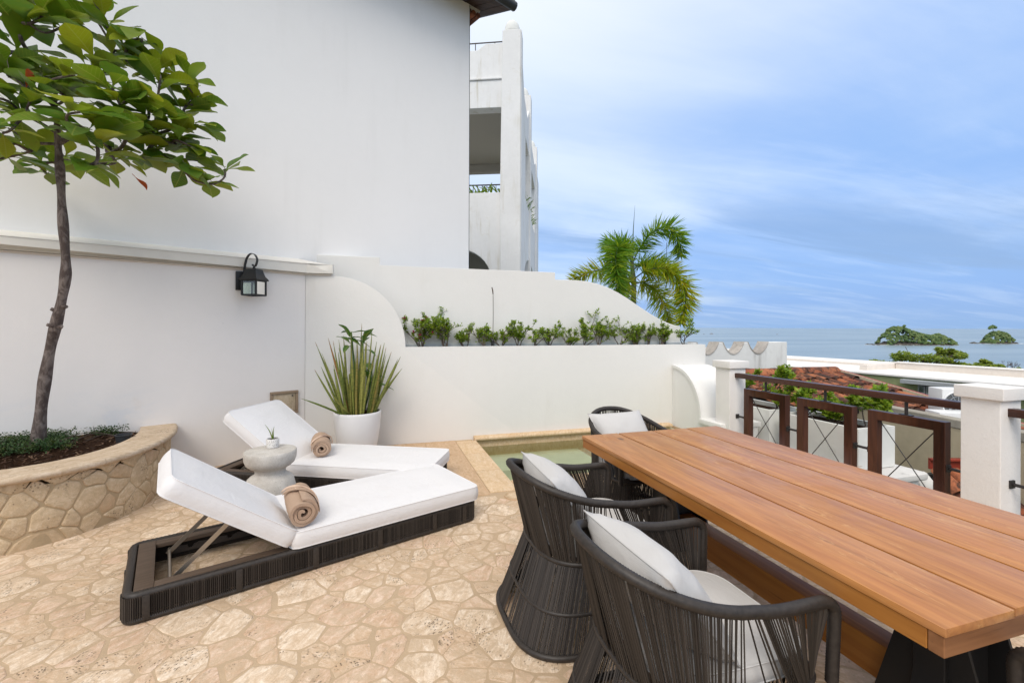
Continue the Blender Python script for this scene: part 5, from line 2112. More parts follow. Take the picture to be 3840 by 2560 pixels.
# ------------------------------------------------------------------ rope chairs
def build_chair():
    t = thing('rope_chair', 'x', 'chair', (0, 0, 0), 'dark rope armchairs round the long table')
    # plan: front at +x. arms straight, back an ellipse
    XF, YA, XB = .345, .308, -.40

    def plan(s, yx=1.0, xb=1.0, xf=XF, ya=YA):
        """s -1..1 from the right front end round the back to the left front end"""
        straight = .36
        a = abs(s)
        sg = 1 if s >= 0 else -1
        if a > 1 - straight:
            q = (1 - a) / straight      # 0 at front end, 1 where the curve begins
            return Vector((xf + (.02 - xf) * q, sg * ya, 0))
        th = (a / (1 - straight)) * math.pi / 2
        e = .86
        return Vector((.02 - (.02 - XB * xb) * (math.cos(th) ** e), sg * ya * (math.sin(th) ** e), 0))

    def rimz(s):
        a = min(1, abs(s) / .80)
        k = a * a * (3 - 2 * a)
        return .815 + (.668 - .815) * k

    def rim(s):
        p = plan(s)
        p.z = rimz(s)
        return p

    def waist(s):
        p = plan(s, xf=.275, ya=.255)
        p.x = p.x * .80 + .01 if p.x < .02 else p.x
        p.x = max(p.x, -.285 + .0)
        p.z = .355
        return p
    WA, WB, WCX = .285, .262, -.005

    def ell(th, a, b, cx_, z, e=.82):
        c, s_ = math.cos(th), math.sin(th)
        return Vector((cx_ + a * math.copysign(abs(c) ** e, c), b * math.copysign(abs(s_) ** e, s_), z))

    def wring(th):
        if math.cos(th) > 0:
            return ell(th, .345, .303, WCX, .400, .36)
        return ell(th, WA, .303, WCX, .400, .72)

    def bring(th):
        return ell(th, .385, .365, -.05, .016, .62)
    # rim: posts, bends, arms, back; ribbed with wrapped cord
    pts = []
    n = 210
    main = [rim(-1 + 2 * i / n) for i in range(n + 1)]
    # soft bend into the front posts
    def bend(p, sg):
        r = .05
        out = []
        for k in range(7):
            a = R(90 * k / 6)
            out.append(Vector((p.x - r + r * math.sin(a), p.y, p.z - r + r * math.cos(a))))
        foot = Vector((.338, sg * .305, .395))
        top = out[-1]
        out += [top.lerp(foot, k / 22) for k in range(1, 23)]
        return out
    body = [p for p in main if p.x <= XF - .05]
    right = bend(rim(-1), -1)
    left = bend(rim(1), 1)
    path = list(reversed(right)) + body + left
    # even spacing
    d = [0.0]
    for a, b in zip(path[:-1], path[1:]):
        d.append(d[-1] + (b - a).length)
    m = int(d[-1] / .0046)
    X = np.linspace(0, d[-1], m)
    arr = np.array([tuple(p) for p in path])
    ev = [Vector((np.interp(x, d, arr[:, 0]), np.interp(x, d, arr[:, 1]), np.interp(x, d, arr[:, 2]))) for x in X]
    mb = MB()
    vs, fs = [], []
    prev = None
    S = 8
    for i, p in enumerate(ev):
        tg = (ev[min(i + 1, m - 1)] - ev[max(i - 1, 0)]).normalized()
        if prev is None:
            x = (Vector((0, 1, 0)) - tg * tg.y).normalized()
        else:
            x = (prev - tg * prev.dot(tg)).normalized()
        prev = x
        y = tg.cross(x)
        rr = .0205 if i % 2 else .0186
        for k in range(S):
            a = 2 * math.pi * k / S
            vs.append(p + x * math.cos(a) * rr + y * math.sin(a) * rr)
    for i in range(m - 1):
        for k in range(S):
            fs.append((i * S + k, i * S + (k + 1) % S, (i + 1) * S + (k + 1) % S, (i + 1) * S + k))
    MB().add(vs, fs).build('rim', M['wrap'], t, smooth=80)
    # cords of the back and arms, rim down to the waist
    rs = random.Random(3)
    mb = MB()
    N = 250
    for i in range(N):
        if i % 23 == 22:
            continue
        s = -.985 + 1.97 * i / (N - 1)
        p = rim(s)
        # matching place on the waist ring
        q0 = plan(s)
        th = math.atan2(q0.y / YA, (q0.x - (-.02)) / .40)
        q = wring(th * (1.0))
        jit = Vector((rs.gauss(0, .0012), rs.gauss(0, .0012), 0))
        mb.tube([p + jit, q + jit * 2], .0032, 4, caps=False)
    mb.build('back_cords', M['rope'], t, kind='stuff')
    mb = MB()
    N = 300
    for i in range(N):
        th = 2 * math.pi * i / N
        if i % 37 == 36:
            continue
        jit = Vector((rs.gauss(0, .001), rs.gauss(0, .001), 0))
        mb.tube([wring(th) + jit, bring(th + .03) + jit], .0033, 4, caps=False)
    mb.build('base_cords', M['rope'], t, kind='stuff')
    # uprights seen among the cords, and rings
    for s in (-.46, -.16, .16, .46):
        p = rim(s)
        q0 = plan(s)
        th = math.atan2(q0.y / YA, (q0.x + .02) / .40)
        c = Vector((.0, 0, 0)) - Vector((p.x, p.y, 0)).normalized() * .008
        MB().rod(p + c, wring(th) + c, .0085, 8).build('upright', M['wrap'], t, smooth=60)
    for k in range(6):
        th = math.pi / 6 + k * math.pi / 3
        MB().rod(wring(th) * .985 + UP * .004, bring(th) * .985, .0095, 8).build('base_upright', M['wrap'], t, smooth=60)
    MB().tube([wring(2 * math.pi * k / 72) for k in range(72)], .0125, 8, closed=True).build('waist_ring', M['wrap'], t, smooth=60)
    MB().tube([wring(2 * math.pi * k / 72).lerp(bring(2 * math.pi * k / 72), .55) * 1.0 for k in range(72)], .0085, 6, closed=True).build('middle_ring', M['wrap'], t, smooth=60)
    MB().tube([bring(2 * math.pi * k / 80) for k in range(80)], .0155, 8, closed=True).build('base_ring', M['wrap'], t, smooth=60)
    # seat
    prof = [ell(2 * math.pi * k / 40, WA - .02, WB - .01, WCX, .392) for k in range(40)]
    MB().prism(prof, UP * .026).build('seat_deck', M['lounge_wood'], t)
    MB().bb((.262, -.27, .375), (.31, .27, .425)).build('seat_rail', M['lounge_wood'], t, bevel=.006)
    cu = slab_cushion(.56, .53, .060, .13, .014, 16, 16, 4)
    vs = []
    for x, y, z in cu.v:
        yy = y - .265
        xx = x - .225
        sh = 1 - .16 * max(0, (.05 - xx) / .33) ** 2
        vs.append((xx, yy * sh, z + .420))
    MB().add(vs, cu.f).build('seat_cushion', M['pillow'], t, smooth=60)
    return t


def build_chairs():
    c = build_chair()
    pm = pillow_mesh(.50, .40, .175, 0)
    spots = [((1.085, 1.405), 0.0, 'nearest dark rope armchair, on the left side of the table', 'plump off-white cushion leaning in the nearest rope chair', R(2)),
             ((1.085, 2.27), R(1), 'second dark rope armchair beside the table, its woven base in full view', 'off-white cushion half hidden in the second rope chair', R(-3)),
             ((2.015, 3.25), R(-90), 'dark rope armchair at the far head of the table, before the pool', 'off-white cushion upright in the chair at the far head of the table', R(4)),
             ((2.01, .445), R(90), 'dark rope armchair at the near head of the table, only its arm in view', None, 0)]
    for i, ((x, y), a, lab, plab, pa) in enumerate(spots):
        o = c if i == 0 else copy_tree(c)
        o['label'] = lab
        place(o, (x, y, 0), a)
        if plab:
            mb = pillow_mesh(.53, .42, .21, i * 3.3)
            vs = []
            tilt = R(-40)
            for X, Y, Z in mb.v:
                X2 = X * math.cos(tilt) + Z * math.sin(tilt)
                Z2 = -X * math.sin(tilt) + Z * math.cos(tilt)
                vs.append((X2, Y, Z2))
            p = MB().add(vs, mb.f).build('cushion', M['pillow'], None, smooth=70)
            tag(p, plab, 'cushion', 'off-white cushions on the rope chairs')
            d = Vector((math.cos(a), math.sin(a), 0))
            place(p, Vector((x, y, .485)) + d * (-.0), a + pa)


# ------------------------------------------------------------------ long table
def build_table():
    ul, v0, v1 = 1.432, .80, 2.985
    W, H = 1.185, .76
    t = thing('dining_table', 'long teak dining table with four wide planks and black steel legs', 'table', (ul + W / 2, (v0 + v1) / 2, 0))
    g = .011
    pw = (W - 3 * g) / 4
    for k in range(4):
        a = ul + k * (pw + g)
        MB().bb((a, v0 + (0.0 if k == 0 else .004 * ((k * 7) % 3)), H - .024), (a + pw, v1 - .003 * k % .004, H)).build('plank', M['teak'], t, bevel=.0025, seg=2)
    b = .012
    MB().bb((ul + b * .4, v0 + b * .4 + .04, H - .083), (ul + .042, v1 - b * .4, H - .0255)).build('apron', M['teak_side'], t, bevel=.002, seg=1)
    MB().bb((ul + W - .042, v0 + .045, H - .083), (ul + W - b * .4, v1 - b * .4, H - .0255)).build('apron', M['teak_side'], t, bevel=.002, seg=1)
    MB().bb((ul + b * .4, v0 + b * .4, H - .083), (ul + W - b * .4, v0 + b * .4 + .038, H - .0255)).build('apron', M['teak_shaded'], t, bevel=.002, seg=1)
    MB().bb((ul + .043, v1 - .045, H - .083), (ul + W - .043, v1 - b * .4, H - .0255)).build('apron', M['teak_shaded'], t, bevel=.002, seg=1)
    MB().bb((ul + .043, v0 + .05, H - .040), (ul + W - .043, v1 - .047, H - .026)).build('underside', M['teak_shaded'], t)
    um = ul + W / 2
    # lower stretcher beam
    MB().bb((um - .06, v0 + .36, .115), (um + .06, v1 - .36, .265)).build('stretcher', M['teak_side'], t, bevel=.003)
    MB().bb((um - .16, v0 + .36, H - .16), (um + .16, v1 - .36, H - .085)).build('top_beam', M['teak_shaded'], t, bevel=.003)
    # black steel trestles: a column on a spread foot and a flared head, bent from plate
    for v in (v0 + .31, v1 - .31):
        mb = MB()
        th = .10
        pr = [(-.44, .0), (.44, .0), (.44, .03), (.17, .13), (.13, .30), (.13, .44), (.20, .56), (.42, .61), (.42, H - .085), (-.42, H - .085), (-.42, .61), (-.20, .56), (-.13, .44), (-.13, .30), (-.17, .13), (-.44, .03)]
        mb.prism([Vector((um + x, v - th / 2, z)) for x, z in pr], (0, th, 0))
        mb.build('trestle', M['black'], t, bevel=.003, seg=1)
        for s in (-1, 1):
            mb = MB()
            mb.prism([Vector((um + s * .10, v, .10)), Vector((um + s * .10, v + .20, .10)), Vector((um + s * .10, v + .06, .62)), Vector((um + s * .10, v, .62))], (s * .012, 0, 0))
            mb.prism([Vector((um + s * .10, v, .10)), Vector((um + s * .10, v - .20, .10)), Vector((um + s * .10, v - .06, .62)), Vector((um + s * .10, v, .62))], (s * .012, 0, 0))
            mb.build('gusset', M['black'], t)


# ------------------------------------------------------------------ wall lantern and hatch
def build_lantern():
    c = at_wall(953, 1050, .17)
    d = (c - CORNER).dot(WD)
    Z = c.z
    x, y = WD, WN
    q_ = R(42)
    x, y = WD * math.cos(q_) - WN * math.sin(q_), WN * math.cos(q_) + WD * math.sin(q_)
    d -= .11
    P = wl(d, 0.02, 0)
    t = thing('wall_lantern', 'black carriage lantern with a curled bracket hanging on the left wall', 'lantern', wl(d, 0, Z))

    def L(a, b, h):
        return P + x * a + y * b + UP * (Z + h)
    cb = .17
    MB().box(wl(d, .013, Z - .005), (.085, .024, .215), WD, WN).build('back_plate', M['lantern'], t, bevel=.006)
    # swan-neck strap
    pts = [L(0, .02, .0), L(0, .045, .06), L(0, .06, .17), L(0, .085, .255), L(0, .13, .30), L(0, .18, .288), L(0, .208, .232), L(0, .19, .165), L(0, .165, .158), L(0, .155, .18)]
    sp = smoothpath(pts, 6)
    mb = MB()
    vs = []
    for i, p in enumerate(sp):
        tg = (sp[min(i + 1, len(sp) - 1)] - sp[max(i - 1, 0)]).normalized()
        n = tg.cross(x).normalized()
        w = .016
        vs += [p - x * w - n * .003, p + x * w - n * .003, p + x * w + n * .003, p - x * w + n * .003]
    fs = [(i * 4 + k, i * 4 + (k + 1) % 4, i * 4 + 4 + (k + 1) % 4, i * 4 + 4 + k) for i in range(len(sp) - 1) for k in range(4)]
    fs += [(0, 3, 2, 1), tuple((len(sp) - 1) * 4 + k for k in range(4))]
    mb.add(vs, fs).build('bracket', M['lantern'], t, smooth=30)

    def sq(half, h, ang=0):
        return [L(sx * half, cb + sy * half, h) for sx, sy in ((-1, -1), (1, -1), (1, 1), (-1, 1))]
    # roof: square flared cap
    prof = [(.105, -.005), (.108, .004), (.102, .016), (.082, .045), (.070, .085), (.062, .122), (.052, .126), (.018, .13)]
    vs, fs = [], []
    for hf, h in prof:
        vs += sq(hf, h)
    for i in range(len(prof) - 1):
        for k in range(4):
            fs.append((i * 4 + k, i * 4 + (k + 1) % 4, i * 4 + 4 + (k + 1) % 4, i * 4 + 4 + k))
    fs += [(3, 2, 1, 0), tuple((len(prof) - 1) * 4 + k for k in range(4))]
    MB().add(vs, fs).build('roof', M['lantern'], t, smooth=25)
    mb = MB().lathe([(.012, .128), (.020, .136), (.010, .146), (.010, .16)], L(0, cb, 0) , 12)
    mb.build('finial', M['lantern'], t, smooth=40)
    # body frame and panes
    hb, z0, z1 = .083, -.172, -.005
    fr = MB()
    for sx in (-1, 1):
        for sy in (-1, 1):
            fr.box(L(sx * hb, cb + sy * hb, (z0 + z1) / 2), (.018, .018, z1 - z0), x, y)
    for h in (z0, z1 - .008):
        for s in (-1, 1):
            fr.box(L(0, cb + s * hb, h + .004), (2 * hb, .016, .018), x, y)
            fr.box(L(s * hb, cb, h + .004), (.016, 2 * hb, .018), x, y)
    frame = fr.build('frame', M['lantern'], t)
    for s in (-1, 1):
        MB().box(L(0, cb + s * hb, (z0 + z1) / 2), (2 * hb - .018, .003, z1 - z0 - .02), x, y).build('pane', M['glass'], frame)
        MB().box(L(s * hb, cb, (z0 + z1) / 2), (.003, 2 * hb - .018, z1 - z0 - .02), x, y).build('pane', M['glass'], frame)
    MB().lathe([(.012, -.165), (.012, -.11), (.010, -.10), (.012, -.085), (.009, -.05), (0, -.035)], L(0, cb, 0), 12).build('bulb', mk('bulb_white', color=(.75, .74, .70), rough=.3), t, smooth=50)

    # stone access hatch low on the wall
    a, b = at_wall(1012, 1470), at_wall(1116, 1544)
    da, db = (a - CORNER).dot(WD), (b - CORNER).dot(WD)
    z0, z1 = b.z, a.z
    h = thing('wall_hatch', 'weathered stone access hatch in a wooden frame low on the wall', 'hatch', wl((da + db) / 2, 0, (z0 + z1) / 2))

    def box(d0, d1, h0, h1, o0, o1, nm, mat):
        MB().prism([wl(d0, o0, h0), wl(d1, o0, h0), wl(d1, o0, h1), wl(d0, o0, h1)], WN * (o1 - o0)).build(nm, M[mat], h, bevel=.003)
    w = .030
    box(da + w, db - w, z0 + w, z1 - w, .004, .016, 'cover', 'hatch')
    box(da, db, z1 - w + .002, z1, .002, .034, 'frame', 'hatch_frame')
    box(da, db, z0, z0 + w - .002, .002, .034, 'frame', 'hatch_frame')
    box(da, da + w - .002, z0 + w, z1 - w, .002, .026, 'frame', 'hatch_frame')
    box(db - w + .002, db, z0 + w, z1 - w, .002, .026, 'frame', 'hatch_frame')
    q = wl(db - w * 2.2, .016, z1 - w * 2.0)
    MB().tube([q, q + WN * .012], .009, 8).build('knob', M['iron'], h)
# ------------------------------------------------------------------ white arcaded building behind
def build_tower():
    A0 = cw(.245, 14.0)
    ad = (-RIGHT * math.cos(R(6)) + FWD * math.sin(R(6)))      # along the front, to the left
    bd = (RIGHT * math.sin(R(6)) + FWD * math.cos(R(6)))       # receding side
    t = thing('arcaded_building', 'white stained building with an open loggia, arches and egg finials behind the house', 'building', A0)

    def P(a, b, h):
        return A0 + ad * a + bd * b + UP * h

    def fa(u):
        d = at_z(u, 1000, 1) - EYE
        d.z = 0
        p = hit(u, 1000, A0, bd)
        return (p - A0).dot(ad)

    def fh(v, Z=14.0):
        return HC + (CY - v) / FPX * Z
    pil = fa(1881)
    th = .45
    hp, hl, ho, hs, hw = fh(109), fh(284), fh(393), fh(715), fh(600)
    AL = 7.0

    def wall(name, pts, off, thick, mat='tower', plane='a'):
        if plane == 'a':
            q = [P(a, off, h) for a, h in pts]
            e = bd * thick
        else:
            q = [P(off, b, h) for b, h in pts]
            e = ad * thick
        return MB().prism(q, e).build(name, M[mat], t, bevel=.012, seg=1)
    wall('pilaster', [(0, -4), (pil, -4), (pil + .06, hp - 5), (pil - .0, hp), (0, hp)], 0, .55)
    # parapet with a scooped top
    sc = [(pil + .01, hl + .012), (pil + .01, fh(149))]
    for k in range(9):
        s = k / 8
        sc.append((fa(1822) + (fa(1778) - fa(1822)) * s, fh(149) + (fh(172) - fh(149)) * (.5 - .5 * math.cos(math.pi * s))))
    sc += [(AL, fh(173)), (AL, hl + .012)]
    wall('parapet', sc, .10, .3)
    wall('string_course', [(pil + .01, hl - .03), (pil + .01, hl + .03), (AL, hl + .03), (AL, hl - .03)], .05, .12)
    wall('lintel', [(pil + .01, ho), (pil + .01, hl - .032), (AL, hl - .032), (AL, ho)], .10, .4)
    # lower wall with the arch
    ar = [(pil + .01, -4), (pil + .01, hs), (AL, hs), (AL, -4)]
    ca, ra, hz, ht = fa(1700), 0, fh(1040), fh(925)
    ra = ca - fa(1838)
    arch = [(ca + ra, -4)]
    for k in range(17):
        an = math.pi * k / 16
        arch.append((ca + ra * math.cos(an), hz + (ht - hz) * math.sin(an)))
    arch.append((ca - ra, -4))
    wall('lower_wall', [(pil + .01, hs - .0), (AL, hs), (AL, -4)] + arch + [(pil + .01, -4)], .10, .4)
    # loggia: ceiling, back beam, floor; ceiling over the lower arch too
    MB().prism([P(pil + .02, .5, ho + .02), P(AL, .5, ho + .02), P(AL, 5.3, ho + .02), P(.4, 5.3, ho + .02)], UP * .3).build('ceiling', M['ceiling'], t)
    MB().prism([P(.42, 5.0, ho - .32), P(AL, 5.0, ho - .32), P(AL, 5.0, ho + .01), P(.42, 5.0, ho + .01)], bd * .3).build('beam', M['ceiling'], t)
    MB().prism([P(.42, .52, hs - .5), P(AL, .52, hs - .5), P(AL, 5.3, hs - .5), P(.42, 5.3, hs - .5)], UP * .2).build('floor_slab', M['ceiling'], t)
    for k in range(7):
        b = .8 + k * .62
        MB().prism([P(.45, b, hs - .68), P(AL, b, hs - .68), P(AL, b + .16, hs - .68), P(.45, b + .16, hs - .68)], UP * .16).build('joist', M['eave_wood'], t)
    MB().lathe([(0, 0), (.12, .02), (.12, .36), (.05, .40), (.05, .46), (0, .46)], P(fa(1773), 2.2, fh(960, 16.2)), 16).build('ceiling_fan', M['box_white'], t, smooth=40)
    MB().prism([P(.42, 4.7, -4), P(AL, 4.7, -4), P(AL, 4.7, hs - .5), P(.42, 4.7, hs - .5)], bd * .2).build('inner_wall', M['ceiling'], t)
    # rails
    for (h0, h1, b, nb, nm) in ((hs + .02, fh(681), .24, 9, 'balcony_rail'), (fh(173) + .0, fh(131), .28, 4, 'roof_rail')):
        mb = MB().rod(P(pil, b, h1), P(AL, b, h1 - (.05 if nm == 'roof_rail' else 0)), .022, 6)
        a = pil + .12
        step = .148 if nm == 'balcony_rail' else .63
        a += .1 if nm == 'balcony_rail' else .16
        while a < 3.4:
            mb.rod(P(a, b, h0 - .1), P(a, b, h1), .011 if nm == 'balcony_rail' else .016, 5)
            a += step
        mb.build(nm, M['iron'], t)
    # spiky plants on the loggia sill
    rs = random.Random(2)
    mb = MB()
    a = pil + .05
    while a < 2.6:
        for k in range(5):
            b0 = P(a, .22, hs)
            d = (ad * rs.uniform(-1, 1) + UP * rs.uniform(.2, 1.1) - bd * rs.uniform(0, .5)).normalized()
            l = rs.uniform(.16, .46)
            e = b0 + d * l + UP * -.06
            y = d.cross(bd).normalized() * .018
            mb.add([b0 - y, b0 + y, b0 + d * l * .55 + y + UP * .03, e, b0 + d * l * .55 - y + UP * .03], [(0, 1, 2, 4), (4, 2, 3)])
        a += rs.uniform(.1, .24)
    mb.build('sill_plants', M['leaf'], t, kind='stuff')
    # receding side wall with pilasters, opening and low arch
    B0, B1, B2 = .55, 4.2, 9.2
    END = 12.6
    ot, ob = ho + .02, fh(745, 16.4)
    o0, o1 = 2.35, 8.6
    wall('side_wall', [(B0, ot), (END, ot), (END, hl + .6), (B2, hl + .6), (B2 - 1.0, hl + .2), (B1 + 1.4, hl + .2), (B1 + .7, hl + .9), (B1, hl + .9), (B1 - .8, hl + .25), (B0 + 1.3, hl + .25), (B0 + .5, hl + .9), (B0, hl + .9)], .02, .35, plane='b')
    wall('side_wall', [(B0, ob), (o0, ob), (o0, ot), (B0, ot)], .02, .35, plane='b')
    wall('side_wall', [(o1, ob), (END, ob), (END, ot), (o1, ot)], .02, .35, plane='b')
    hz2, ht2 = fh(1080, 17), fh(962, 17.5)
    a0, a1 = 1.75, 8.6
    arch = [(a1, -4)]
    for k in range(17):
        an = math.pi * k / 16
        arch.append(((a0 + a1) / 2 + (a1 - a0) / 2 * math.cos(an), hz2 + (ht2 - hz2) * math.sin(an)))
    arch.append((a0, -4))
    wall('side_wall', [(B0, -4), (B0, ob), (END, ob), (END, -4)] + arch, .02, .35, plane='b')
    for b in (B1, B2):
        MB().prism([P(-.05, b, -4), P(-.05, b + .6, -4), P(-.05, b + .6, hp + (.1 if b < 5 else .0)), P(-.05, b, hp + (.1 if b < 5 else .0))], ad * .6).build('pilaster', M['tower'], t, bevel=.012, seg=1)
    MB().prism([P(-.02, .02, hp - .0), P(-.02, .54, hp - .0), P(-.02, .54, -4), P(-.02, .02, -4)], ad * .015).build('pilaster', M['tower'], t)
    egg = [(.30, 0), (.31, .05), (.29, .07)]
    for k in range(9):
        an = math.pi / 2 * k / 8
        egg.append((.30 * math.cos(an) ** .8, .07 + .44 * math.sin(an)))
    egg[-1] = (0, .51)
    for b in (.28, B1 + .3, B2 + .3):
        MB().lathe([(r * .86, z * .86) for r, z in egg], P(.30, b, hp + (.1 if 3 < b < 6 else 0)), 20).build('finial', M['box_white'], t, smooth=40)
    mb = MB()
    for k in range(40):
        b0 = P(.03, rs.uniform(o0, o0 + 4.5), ob)
        d = (bd * rs.uniform(-1, 1) + UP * rs.uniform(.2, 1.1) - ad * rs.uniform(0, .5)).normalized()
        l = rs.uniform(.25, .65)
        y = d.cross(ad).normalized() * .025
        mb.add([b0 - y, b0 + y, b0 + d * l * .55 + y, b0 + d * l - UP * .1, b0 + d * l * .55 - y], [(0, 1, 2, 4), (4, 2, 3)])
    mb.build('sill_plants', M['leaf'], t, kind='stuff')


# ------------------------------------------------------------------ scalloped parapet wall on the neighbouring house
def build_merlons():
    base = at_z(2952, 1282, 12.0)
    U1, V0, top = base.x, base.y, base.z
    th = .34
    t = thing('scalloped_wall', 'weathered white wall with a scalloped lichen-stained top beyond the planter', 'wall', (U1 - 1, V0, 0))
    dip = .30
    per, flat = .86, .40
    n = 3
    prof = [(U1, -3.2), (U1, top)]
    x = U1 - .64
    tops = []
    pts = [(U1, top), (x, top)]
    for k in range(n):
        for i in range(1, 9):
            s = i / 9
            pts.append((x - .66 * s, top - dip * math.sin(math.pi * s) ** .75))
        x -= .66
        pts.append((x, top))
        pts.append((x - .13, top))
        x -= .13
    mb = MB()
    mb.prism([Vector((u, V0, z)) for u, z in ([(U1, -3.2)] + pts + [(x, -3.2)])], (0, th, 0))
    mb.build('wall', M['merlon'], t, bevel=.008, seg=1)
    # stained scallop linings
    for k in range(n):
        seg = [p for p in pts]
        i0 = 1 + k * 10
        run = pts[i0:i0 + 10]
        mb = MB()
        up = [Vector((u, V0 - .012, z + .016)) for u, z in run]
        dn = [Vector((u, V0 - .012, z - .022)) for u, z in reversed(run)]
        mb.prism(up + dn, (0, th + .02, 0))
        mb.build('scallop', M['merlon_top'], t, smooth=40)
    # a second, lower run behind, as the photograph shows
    MB().prism([Vector((u, V0 + th + .002, z)) for u, z in ((U1 - .01, -3.2), (U1 - .01, .9), (x - 1.5, .9), (x - 1.5, -3.2))], (0, 2.5, 0)).build('roof_block', M['white'], t)


# ------------------------------------------------------------------ outside the railing
def build_outside():
    # shrub boxes
    gr = 'white shrub boxes outside the railing'
    bx = [(5.20, 5.78, 3.72, 4.75, .41, 'long white shrub box with a side facing the camera, outside the railing'),
          (5.20, 5.78, 4.92, 5.95, .41, 'white shrub box farther along, behind the first square railing frame')]
    for k, (u0, u1, v0, v1, h, lab) in enumerate(bx):
        t = thing('shrub_box', lab, 'planter', ((u0 + u1) / 2, (v0 + v1) / 2, -.05), gr)
        mb = MB()
        w = .045
        for (a, b) in (((u0, v0), (u0 + w, v1)), ((u1 - w, v0), (u1, v1)), ((u0 + w, v0), (u1 - w, v0 + w)), ((u0 + w, v1 - w), (u1 - w, v1))):
            mb.bb((a[0], a[1], -.055), (b[0], b[1], h))
        mb.build('box', M['box_white'], t)
        MB().bb((u0 + w, v0 + w, -.05), (u1 - w, v1 - w, h - .06)).build('soil', M['soil'], t)
        n = 2 if k else 3
        labs = (['bright green shrub at the near end of the long white box', 'bright green shrub in the middle of the long white box', 'bright green shrub at the far end of the long white box'],
                ['bright green shrub with magenta bracts nearest the far pillar', 'bright green shrub with magenta bracts in the far white box'])[k]
        for i in range(n):
            v = v0 + (v1 - v0) * (.10 + .80 * (i / max(n - 1, 1)) if n > 1 else .5)
            shrub('bougainvillea', labs[i], ((u0 + u1) / 2, v, h - .08), .58 if k == 0 else .66, .62, 700 + k * 31 + i * 5, 0.0, 4.2, .08 if k else 0.0, 'green shrubs in the boxes outside the railing', .056, Vector((0, 1, 0)), 1.2)
    # parapet slab with lichen, on a white wall
    sl = thing('parapet', 'low white parapet with a black-stained rounded slab below the railing', 'parapet', (5.5, 4.6, -1))
    MB().bb((5.06, 3.46, -.15), (5.92, 6.4, -.062)).build('slab', M['lichen'], sl, bevel=.036, seg=3)
    MB().bb((5.10, 3.52, -3.6), (5.84, 6.4, -.152)).build('wall', M['white'], sl)
    MB().bb((4.72, 3.6, -3.6), (5.08, 6.9, -.45)).build('ledge', M['white'], sl)
    # beige wall
    a, b = at_z(3212, 1512, 7.6), at_z(3600, 1562, 6.0)
    d = (b - a)
    d.z = 0
    d.normalize()
    n = Vector((d.y, -d.x, 0))
    if n.dot(a) < 0:
        n = -n
    s, e = a - d * .55, b + d * 2.5
    zt = (a.z + b.z) / 2
    w = thing('garden_divider', 'beige rendered wall with a blackened top edge beyond the shrub boxes', 'wall', (s + e) / 2)
    MB().prism([Vector((s.x, s.y, -4)), Vector((e.x, e.y, -4)), Vector((e.x, e.y, zt - .12)), Vector((s.x, s.y, zt - .12))], n * .16).build('wall', M['beige'], w)
    MB().prism([Vector((s.x, s.y, zt - .118)) - n * .012, Vector((e.x, e.y, zt - .118)) - n * .012, Vector((e.x, e.y, zt)) - n * .012, Vector((s.x, s.y, zt)) - n * .012], n * .185).build('coping', M['beige_top'], w, bevel=.01, seg=1)
    # tiled roof just behind
    B = at_z(3135, 1400, 9.2)
    pit = R(15)
    dn = Vector((0, -1, 0)) * math.cos(pit) - UP * math.sin(pit)
    ri = Vector((1, 0, 0))
    nor = ri.cross(dn)
    nor = -nor if nor.z < 0 else nor
    rf = thing('tiled_roof', 'small roof of old red clay barrel tiles behind the beige wall', 'roof', B)
    vd = (dn * 3.0 + ri * .86).normalized()
    xl = lambda t: max(-2.9, ((a - B - dn * t).dot(n) + .24) / ri.dot(n))
    MB().prism([q - UP * .06 for q in (B, B - ri * 2.9, B - ri * 2.9 + dn * 1.4, B + dn * 1.4 + ri * xl(1.6), B + dn * 1.6 + ri * xl(1.6), B + dn * 3.3 + ri * xl(3.3), B + vd * 3.5)], -UP * .08).build('deck', M['core'], rf)

    def tile_me(L, r0, r1, nm='tile'):
        mb = MB()
        n = 6
        for sgn, rr in ((1, 0), (0, -.012)):
            vs = []
            for i, (x, r) in enumerate(((0, r0), (L, r1))):
                for k in range(n + 1):
                    a = math.pi * k / n
                    vs.append((x, math.cos(a) * (r + rr), math.sin(a) * (r + rr) * .85))
            fs = [(k, k + 1, n + 2 + k, n + 1 + k) for k in range(n)]
            mb.add(vs, fs)
        o = 2 * (n + 1)
        m = n + 1
        for k in range(n):
            mb.add([mb.v[m + k], mb.v[m + k + 1], mb.v[o + m + k + 1], mb.v[o + m + k]], [(0, 1, 2, 3)])
        return mb.build(nm, M['tile'], None, smooth=60, data_only=True)
    tm = tile_me(.40, .085, .105)
    rs = random.Random(6)
    cnt = 0
    cols = 20
    for c in range(cols):
        for r in range(9):
            # the right-hand verge runs outward on its way down
            x = -2.75 + c * .205
            if x > .0 + r * .09 - .02:
                continue
            p = B + ri * (x + rs.gauss(0, .008)) + dn * (.05 + r * .33 + rs.gauss(0, .014)) + nor * (.0 + .012)
            q = proj(p)
            if q is None or cnt >= 290 or (r > 3 and (p - a).dot(n) < .22):
                continue
            x_ = (dn + nor * rs.gauss(.035, .02) + ri * rs.gauss(0, .035)).normalized()
            link('tile', tm, rf, mw=orient(p - rf.location, x_, nor, rs.uniform(.96, 1.04)))
            cnt += 1
    rt = tile_me(.46, .115, .135, 'ridge_tile')
    for k in range(7):
        p = B + ri * (-.02 - k * .40) + UP * .05
        link('ridge_tile', rt, rf, mw=orient(p - rf.location, (-ri + UP * rs.gauss(-.02, .02)).normalized(), UP, 1.0))
    # red flashing down the verge
    v0, v1 = B + ri * .06 + UP * .04, B + vd * 3.5 + ri * .06 + UP * .04
    dd = (v1 - v0).normalized()
    sd_ = dd.cross(UP).normalized()
    MB().box((v0 + v1) / 2, ((v1 - v0).length, .12, .09), dd, sd_, sd_.cross(dd)).build('flashing', M['flash'], rf)
